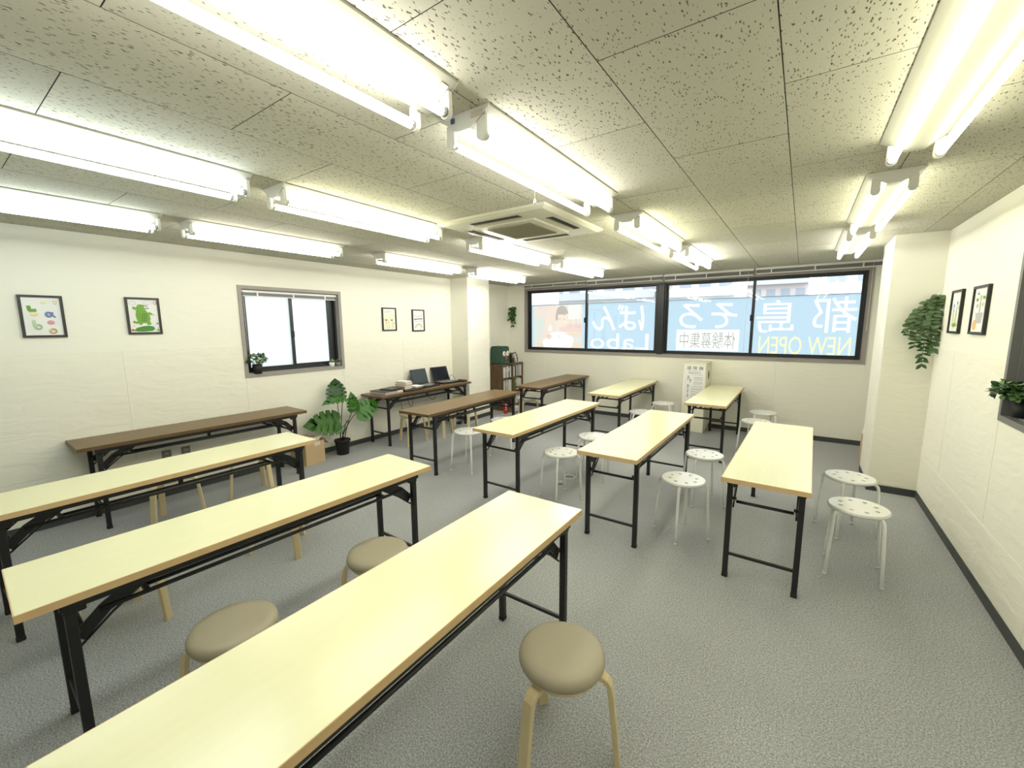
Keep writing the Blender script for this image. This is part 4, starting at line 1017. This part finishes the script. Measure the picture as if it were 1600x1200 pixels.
# ------------------------------------------------------------------ escape descent device cabinet with sign
dx0, dx1, dy0, dy1, dz = -1.445, -1.125, 6.62, 7.058, 1.04
dv = thing('escape_device_cabinet', 'tall ivory metal escape device cabinet with printed sign', 'cabinet', (0, 0, 0))
MB().box((dx0, dy0, .0), (dx1, dy1, dz), b=.006).build('cabinet_body', M_device, dv)
MB().box((dx0 - .004, dy0 - .004, dz), (dx1 + .004, dy1, dz + .012), b=.003).build('lid', M_device, dv)
sg = MB().box((dx0 + .025, dy0 - .003, .44), (dx1 - .012, dy0, dz - .02)).build('sign', M_paper, dv)
sx_0, sx_1 = dx0 + .025, dx1 - .012; ys = dy0 - .0036
for i, ch in enumerate('緩降機'):
    a = sx_0 + .035 + i * .083; textobj('lettering', ch, M_ink, a, .945, a + .058, 1.0, ys, sg)
M_sign = M_inkg
textobj('lettering', 'Slow Descender', M_ink, sx_0 + .05, .922, sx_1 - .05, .934, ys, sg)
textobj('lettering', '緩降機の使用方法', M_ink, sx_0 + .055, .888, sx_1 - .055, .908, ys, sg)
m = MB()
def line(a, b, z, th=.004): m.box((a, ys - .0004, z), (b, ys + .0004, z + th))
R.seed(11)
for k, z_ in enumerate([.868, .835, .826, .817, .80, .79, .765, .755, .745, .73, .70, .690, .665, .655, .645, .62, .61, .585, .575, .565, .54, .53]):
    a = sx_0 + (.135 if .69 < z_ < .86 else .10); 
    while a < sx_1 - .03:
        b = min(a + R.uniform(.015, .05), sx_1 - .02); line(a, b, z_, .0035); a = b + .006
st_ = m.build('small_print', M_inkg, sg); st_['kind'] = 'stuff'
m = MB()
for cx, cz, s_ in ((.055, .82, 1), (.085, .78, .9), (.055, .69, 1), (.055, .62, .8), (.055, .55, .8)):
    X, Z = sx_0 + cx, cz
    m.prism([(X + .012 * s_ * math.cos(i * PI / 5), Z + .028 * s_ + .010 * s_ * math.sin(i * PI / 5)) for i in range(10)], 'y', ys - .0005, ys + .0005)
    for p in (((-.010, .016), (.010, .016), (.008, -.012), (-.008, -.012)), ((.008, .012), (.03, .022), (.03, .017), (.009, .004)), ((-.008, -.012), (-.002, -.012), (-.012, -.034), (-.017, -.032)), ((.002, -.012), (.008, -.012), (.018, -.03), (.013, -.033))):
        m.prism([(X + a * s_, Z + b * s_) for a, b in p], 'y', ys - .0005, ys + .0005)
m.build('pictogram', M_inkg, sg)['kind'] = 'stuff'
m = MB(); m.box((dx1, 6.80, .80), (dx1 + .002, 6.88, .92)).build('handle_plate', mat('brown_grey_plate', (0.18, 0.15, 0.12), .5), dv)
MB().box((dx1 + .002, 6.825, .83), (dx1 + .012, 6.855, .89), b=.003).build('latch', M_grey, dv)

# ------------------------------------------------------------------ cardboard boxes
def carton(label, loc, rz, w, d, h, flaps):
    t = thing('cardboard_box', label, 'box', loc, rz)
    th = .005; m = MB()
    m.box((-w / 2, -d / 2, 0), (w / 2, d / 2, th)); m.box((-w / 2, -d / 2, th), (-w / 2 + th, d / 2, h)); m.box((w / 2 - th, -d / 2, th), (w / 2, d / 2, h)); m.box((-w / 2 + th, -d / 2, th), (w / 2 - th, -d / 2 + th, h)); m.box((-w / 2 + th, d / 2 - th, th), (w / 2 - th, d / 2, h))
    m.build('carton', M_card, t)
    for (c, sz_, rot) in flaps: MB().cbox(c, sz_, 0, rot).build('flap', M_card, t)
    return t
cb = carton('open brown cardboard box on the floor beside the potted monstera', (-4.79, 2.60, 0), .10, .27, .25, .27, [((.0, .165, .245), (.25, .09, .004), (-.9, 0, 0)), ((-.165, 0, .30), (.004, .22, .09), (0, -.7, 0))])
MB().cbox((.136, .03, .245), (.0015, .075, .05)).build('tape', M_tape, cb)
MB().cbox((.02, .0, .255), (.20, .19, .02), 0, (.05, .12, .2), b=.002).build('paper_contents', M_paper, cb)
MB().cbox((.05, .05, .285), (.16, .12, .004), 0, (.2, -.2, .5)).build('tissue', M_tape, cb)
carton('brown cardboard box peeking out behind the eucalyptus pillar', (.80, 6.05, 0), 0, .30, .34, .34, [((0, 0, .342), (.29, .33, .004), (0, 0, 0))])
tag(MB().cbox((0, 0, 0), (.26, .24, .07), b=.01).build('white_bundle', M_paper, None, (.79, 6.05, .382), (0, 0, .1)), 'white bundle on the cardboard box behind the pillar', 'bundle')

# ------------------------------------------------------------------ outlets, floor socket
for yy, lab in ((1.302, 'grey wall outlet plate under brown table, the one away from the monstera'), (1.455, 'grey wall outlet plate under brown table, the one toward the monstera')):
    t = thing('wall_outlet', lab, 'outlet', (XL + PT, yy, .40))
    MB().box((0, -.036, -.05), (.008, .036, .05), b=.002).build('cover_plate', M_grey, t)
    for zz in (-.02, .02):
        MB().box((.008, -.016, zz - .012), (.0095, .016, zz + .012)).build('socket_face', mat('light_grey_plastic', (0.4, 0.39, 0.36), .5), t)
fs_ = thing('floor_socket', 'round silver floor socket ring set into the carpet', 'floor socket', (-1.95, 3.885, 0))
MB().lathe([(.052, .001), (.053, .007), (.062, .007), (.064, .001)], 28, cap=False).build('rim', mat('pale_metal_rim', (0.8, 0.8, 0.78), .3, metal=.3), fs_)
MB().lathe([(.0005, .003), (.052, .003)], 24, cap=False).build('cover', mat('grey_carpet_disc', (0.24, 0.24, 0.235), .9), fs_)
tp = thing('floor_fitting', 'small chrome fitting on the carpet beside the floor socket ring', 'fitting', (-1.95, 3.665, 0))
MB().lathe([(.035, 0), (.035, .022), (.030, .028), (.001, .029)], 18).build('cap_body', M_silver, tp)
MB().lathe([(.012, .029), (.012, .036), (.001, .037)], 12).build('knob', M_silver, tp)

# ------------------------------------------------------------------ banner outside
yB = 7.24
bn = thing('window_banner', 'pale blue advertising banner hung outside the long window', 'banner', (0, 0, 0))
BX0, BX1, BZ0, BZ1 = -4.60, 0.75, 1.02, 2.012
M_bblue = translucent('pale_blue_banner', (0.275, 0.34, 0.385)); M_bwhite = translucent('white_banner_print', (0.56, 0.57, 0.57)); M_byel = translucent('yellow_banner_print', (0.48, 0.465, 0.26)); M_bbrn = translucent('brown_banner_print', (0.24, 0.215, 0.165))
items = [('都', .095, .585, 1.49, 1.975, M_bwhite), ('島', -.585, -.115, 1.49, 1.955, M_bwhite), ('そ', -1.20, -.84, 1.555, 1.945, M_bwhite), ('ろ', -1.68, -1.32, 1.555, 1.945, M_bwhite),
         ('ば', -2.73, -2.25, 1.52, 1.97, M_bwhite), ('ん', -3.21, -2.76, 1.515, 1.955, M_bwhite), ('Labo', -3.24, -2.165, 1.185, 1.46, M_bwhite), ('NEW OPEN', -.53, .545, 1.175, 1.435, M_byel)]
def fill2d(loops, y):
    """flat face with holes from closed loops in x-z"""
    bm = bmesh.new(); ed = []
    for lp_ in loops:
        vs = [bm.verts.new((a, y, b)) for a, b in lp_]
        for i in range(len(vs)):
            if vs[i].co != vs[(i + 1) % len(vs)].co: ed.append(bm.edges.new((vs[i], vs[(i + 1) % len(vs)])))
    bmesh.ops.triangle_fill(bm, use_beauty=True, use_dissolve=False, edges=ed); 
    me = bpy.data.meshes.new('sheet'); bm.to_mesh(me); bm.free(); return me
def boundary(me):
    """ordered boundary loops (x,z) of a flat mesh"""
    bm = bmesh.new(); bm.from_mesh(me); bmesh.ops.remove_doubles(bm, verts=bm.verts, dist=1e-6)
    nx = {}
    for e in bm.edges:
        if len(e.link_faces) == 1:
            l = e.link_loops[0]; nx.setdefault(l.vert.index, []).append(l.link_loop_next.vert.index)
    co = [(v.co.x, v.co.z) for v in bm.verts]; bm.free(); loops = []
    while nx:
        s = next(iter(nx)); lp_ = []; cur = s
        while cur in nx:
            lp_.append(cur); n = nx[cur].pop(); 
            if not nx[cur]: del nx[cur]
            cur = n
            if cur == s: break
        if len(lp_) > 2: loops.append([co[i] for i in lp_])
    return loops
holes = []; PHX0, PHX1 = -4.47, -3.41
for ch, a, b, c, d, mt in items:
    for j, sub in enumerate([ch]):
        o = textobj('lettering', sub, mt, a, c, b, d, yB, bn, face=1, bold=.007 if sub in 'そろばん' else 0); holes += boundary(o.data)
# white notice box with brown characters
nb_ = (-1.71, -.795, 1.20, 1.53)
tx = textobj('lettering', '体験募集中', M_bbrn, -1.655, 1.235, -.845, 1.495, yB, bn, face=1); hb = boundary(tx.data)
rect = lambda a, b, c, d: [(a, c), (b, c), (b, d), (a, d)]
me = fill2d([rect(*nb_)] + hb, yB); me.materials.append(M_bwhite); link('notice_box', me, bn)
me = fill2d([rect(BX0, BX1, BZ0, BZ1), rect(*nb_), rect(PHX0, PHX1, 1.10, BZ1 - .012)] + holes, yB); me.materials.append(M_bblue); link('banner_sheet', me, bn)
# printed photograph of a child raising an arm, as flat colour cells
pcol = [translucent('print_' + n, tuple(q * 1.45 - .12 for q in c)) for n, c in (('peach', (.375, .325, .29)), ('cream', (.40, .375, .34)), ('skin', (.40, .325, .28)), ('hair', (.25, .225, .205)), ('shirt', (.42, .415, .405)), ('sage', (.33, .335, .305)), ('wood', (.375, .31, .26)), ('pink', (.375, .29, .265)))]
def inside(p, poly):
    x, y = p; r = False
    for i in range(len(poly)):
        (a, b), (c, d) = poly[i], poly[i - 1]
        if (b > y) != (d > y) and x < (c - a) * (y - b) / (d - b) + a: r = not r
    return r
el = lambda cx, cy, rx, ry: [(cx + rx * math.cos(2 * PI * i / 20), cy + ry * math.sin(2 * PI * i / 20)) for i in range(20)]
layers = [(1, rect(.72, .97, .70, 1)), (5, rect(0, .14, .25, .62)), (5, el(.1, .6, .14, .14)), (6, rect(0, .5, 0, .10)), (6, [(.3, .0), (1, .0), (1, .22), (.3, .08)]), (6, el(.9, .36, .2, .09)), (5, el(.85, .28, .14, .06)), (7, rect(.55, 1, .44, .6)),
          (4, [(.22, .02), (.20, .22), (.38, .42), (.62, .44), (.78, .30), (.82, .14), (.70, .05)]), (4, el(.72, .26, .12, .10)),
          (2, el(.60, .68, .115, .15)), (3, [(.47, .78), (.50, .94), (.58, .99), (.68, .95), (.73, .82), (.66, .79), (.56, .80)]), (3, [(.47, .78), (.47, .68), (.505, .66), (.52, .78)]),
          (2, [(.30, .95), (.46, .99), (.45, .80), (.40, .60), (.36, .42), (.24, .38), (.25, .62)]), (1, [(.30, .44), (.40, .46), (.40, .56), (.33, .58)]), (7, el(.33, .33, .06, .06)), (6, el(.61, .60, .035, .012)), (3, el(.56, .70, .014, .010)), (3, el(.65, .70, .014, .010)), (5, [(.52, .36), (.56, .36), (.55, .30), (.52, .30)])]
nx_, nz_ = 66, 60; vs, fs, mi = [], [], []
for j in range(nz_ + 1):
    for i in range(nx_ + 1): vs.append((PHX0 + (PHX1 - PHX0) * i / nx_, yB, 1.10 + (BZ1 - .012 - 1.10) * j / nz_))
for j in range(nz_):
    for i in range(nx_):
        p = ((i + .5) / nx_, (j + .5) / nz_); c = 0
        for k, poly in layers:
            if inside(p, poly): c = k
        fs.append((j * (nx_ + 1) + i, j * (nx_ + 1) + i + 1, (j + 1) * (nx_ + 1) + i + 1, (j + 1) * (nx_ + 1) + i)); mi.append(c)
me = bpy.data.meshes.new('printed_photo'); me.from_pydata(vs, [], fs)
for m_ in pcol: me.materials.append(m_)
me.polygons.foreach_set('material_index', mi); link('printed_photo', me, bn)
MB().tube([(BX0, yB + .004, BZ1), (BX1, yB + .004, BZ1)], .005, 6).build('top_hem', M_bwhite, bn)

# ------------------------------------------------------------------ outside: street and apartment blocks
M_bld = mat('pale_concrete_facade', (0.60, 0.60, 0.61), .8, var=.02); M_bldg = mat('window_dark_glass', (0.25, 0.28, 0.33), .4); M_rail = mat('balcony_panel', (0.40, 0.41, 0.43), .6); M_pinkb = mat('pinkish_facade', (0.47, 0.41, 0.41), .8)
structure(MB().box((XR + .75, -3, -4.0), (XR + 1.0, YB - 1.2, 6)).build('daylight_blocker', mat('dark_blocker', (.05, .05, .05), .9, var=.1)), 'added dark wall blocking daylight outside the dark window', 'wall')  # unseen wall, added to keep daylight off the pane so it stays dark
structure(MB().box((-150, YB + .6, -4.2), (120, 160, -4.0)).build('ground', mat('pale_asphalt', (.3, .3, .3), .9, var=.1)), 'street level ground outside the long window', 'ground')
def block(label, x0, x1, y, h, depth, fl, bays, style, fac):
    t = thing('apartment_block', label, 'building', ((x0 + x1) / 2, y, -4.0), 0, 'apartment blocks beyond the banner')
    w = x1 - x0
    MB().box((-w / 2, 0, 0), (w / 2, depth, h)).build('facade', fac, t)
    mw = MB().box((-.5, 0, -.5), (.5, .08, .5)).mesh('window', M_bldg); mr = MB().box((-.5, 0, -.5), (.5, .9, .5)).mesh('balcony', M_rail)
    fh = h / fl; bw = w / bays
    for f in range(fl):
        for b in range(bays):
            xc = -w / 2 + bw * (b + .5); zc = fh * (f + .5)
            if style == 'grid' or style == 'balcony':
                o = link('window', mw, t, (xc, -.05, zc + .1)); o.scale = (bw * .62, 1, fh * .5)
        if style == 'balcony':
            o = link('balcony', mr, t, (0, -.9, fh * f + .5)); o.scale = (w * .98, 1, .9)
    return t
block('wide white apartment block seen over the word Labo', -34, -13.4, 48, 17, 12, 6, 9, 'balcony', M_bld)
block('white office building with few windows seen over the printed photo', -30, -20.5, 30, 15, 8, 3, 4, 'grid', M_bld)
block('pinkish tower block with regular windows seen over the blue lettering', -9.0, .2, 75, 34, 12, 12, 5, 'balcony', M_pinkb)
block('white balcony block seen over the middle pane', -13.0, -5.6, 46, 22, 10, 8, 4, 'balcony', M_bld)
block('low white building seen at the pillar end of the long window', 1.0, 9.0, 45, 11, 10, 4, 4, 'grid', M_bld)
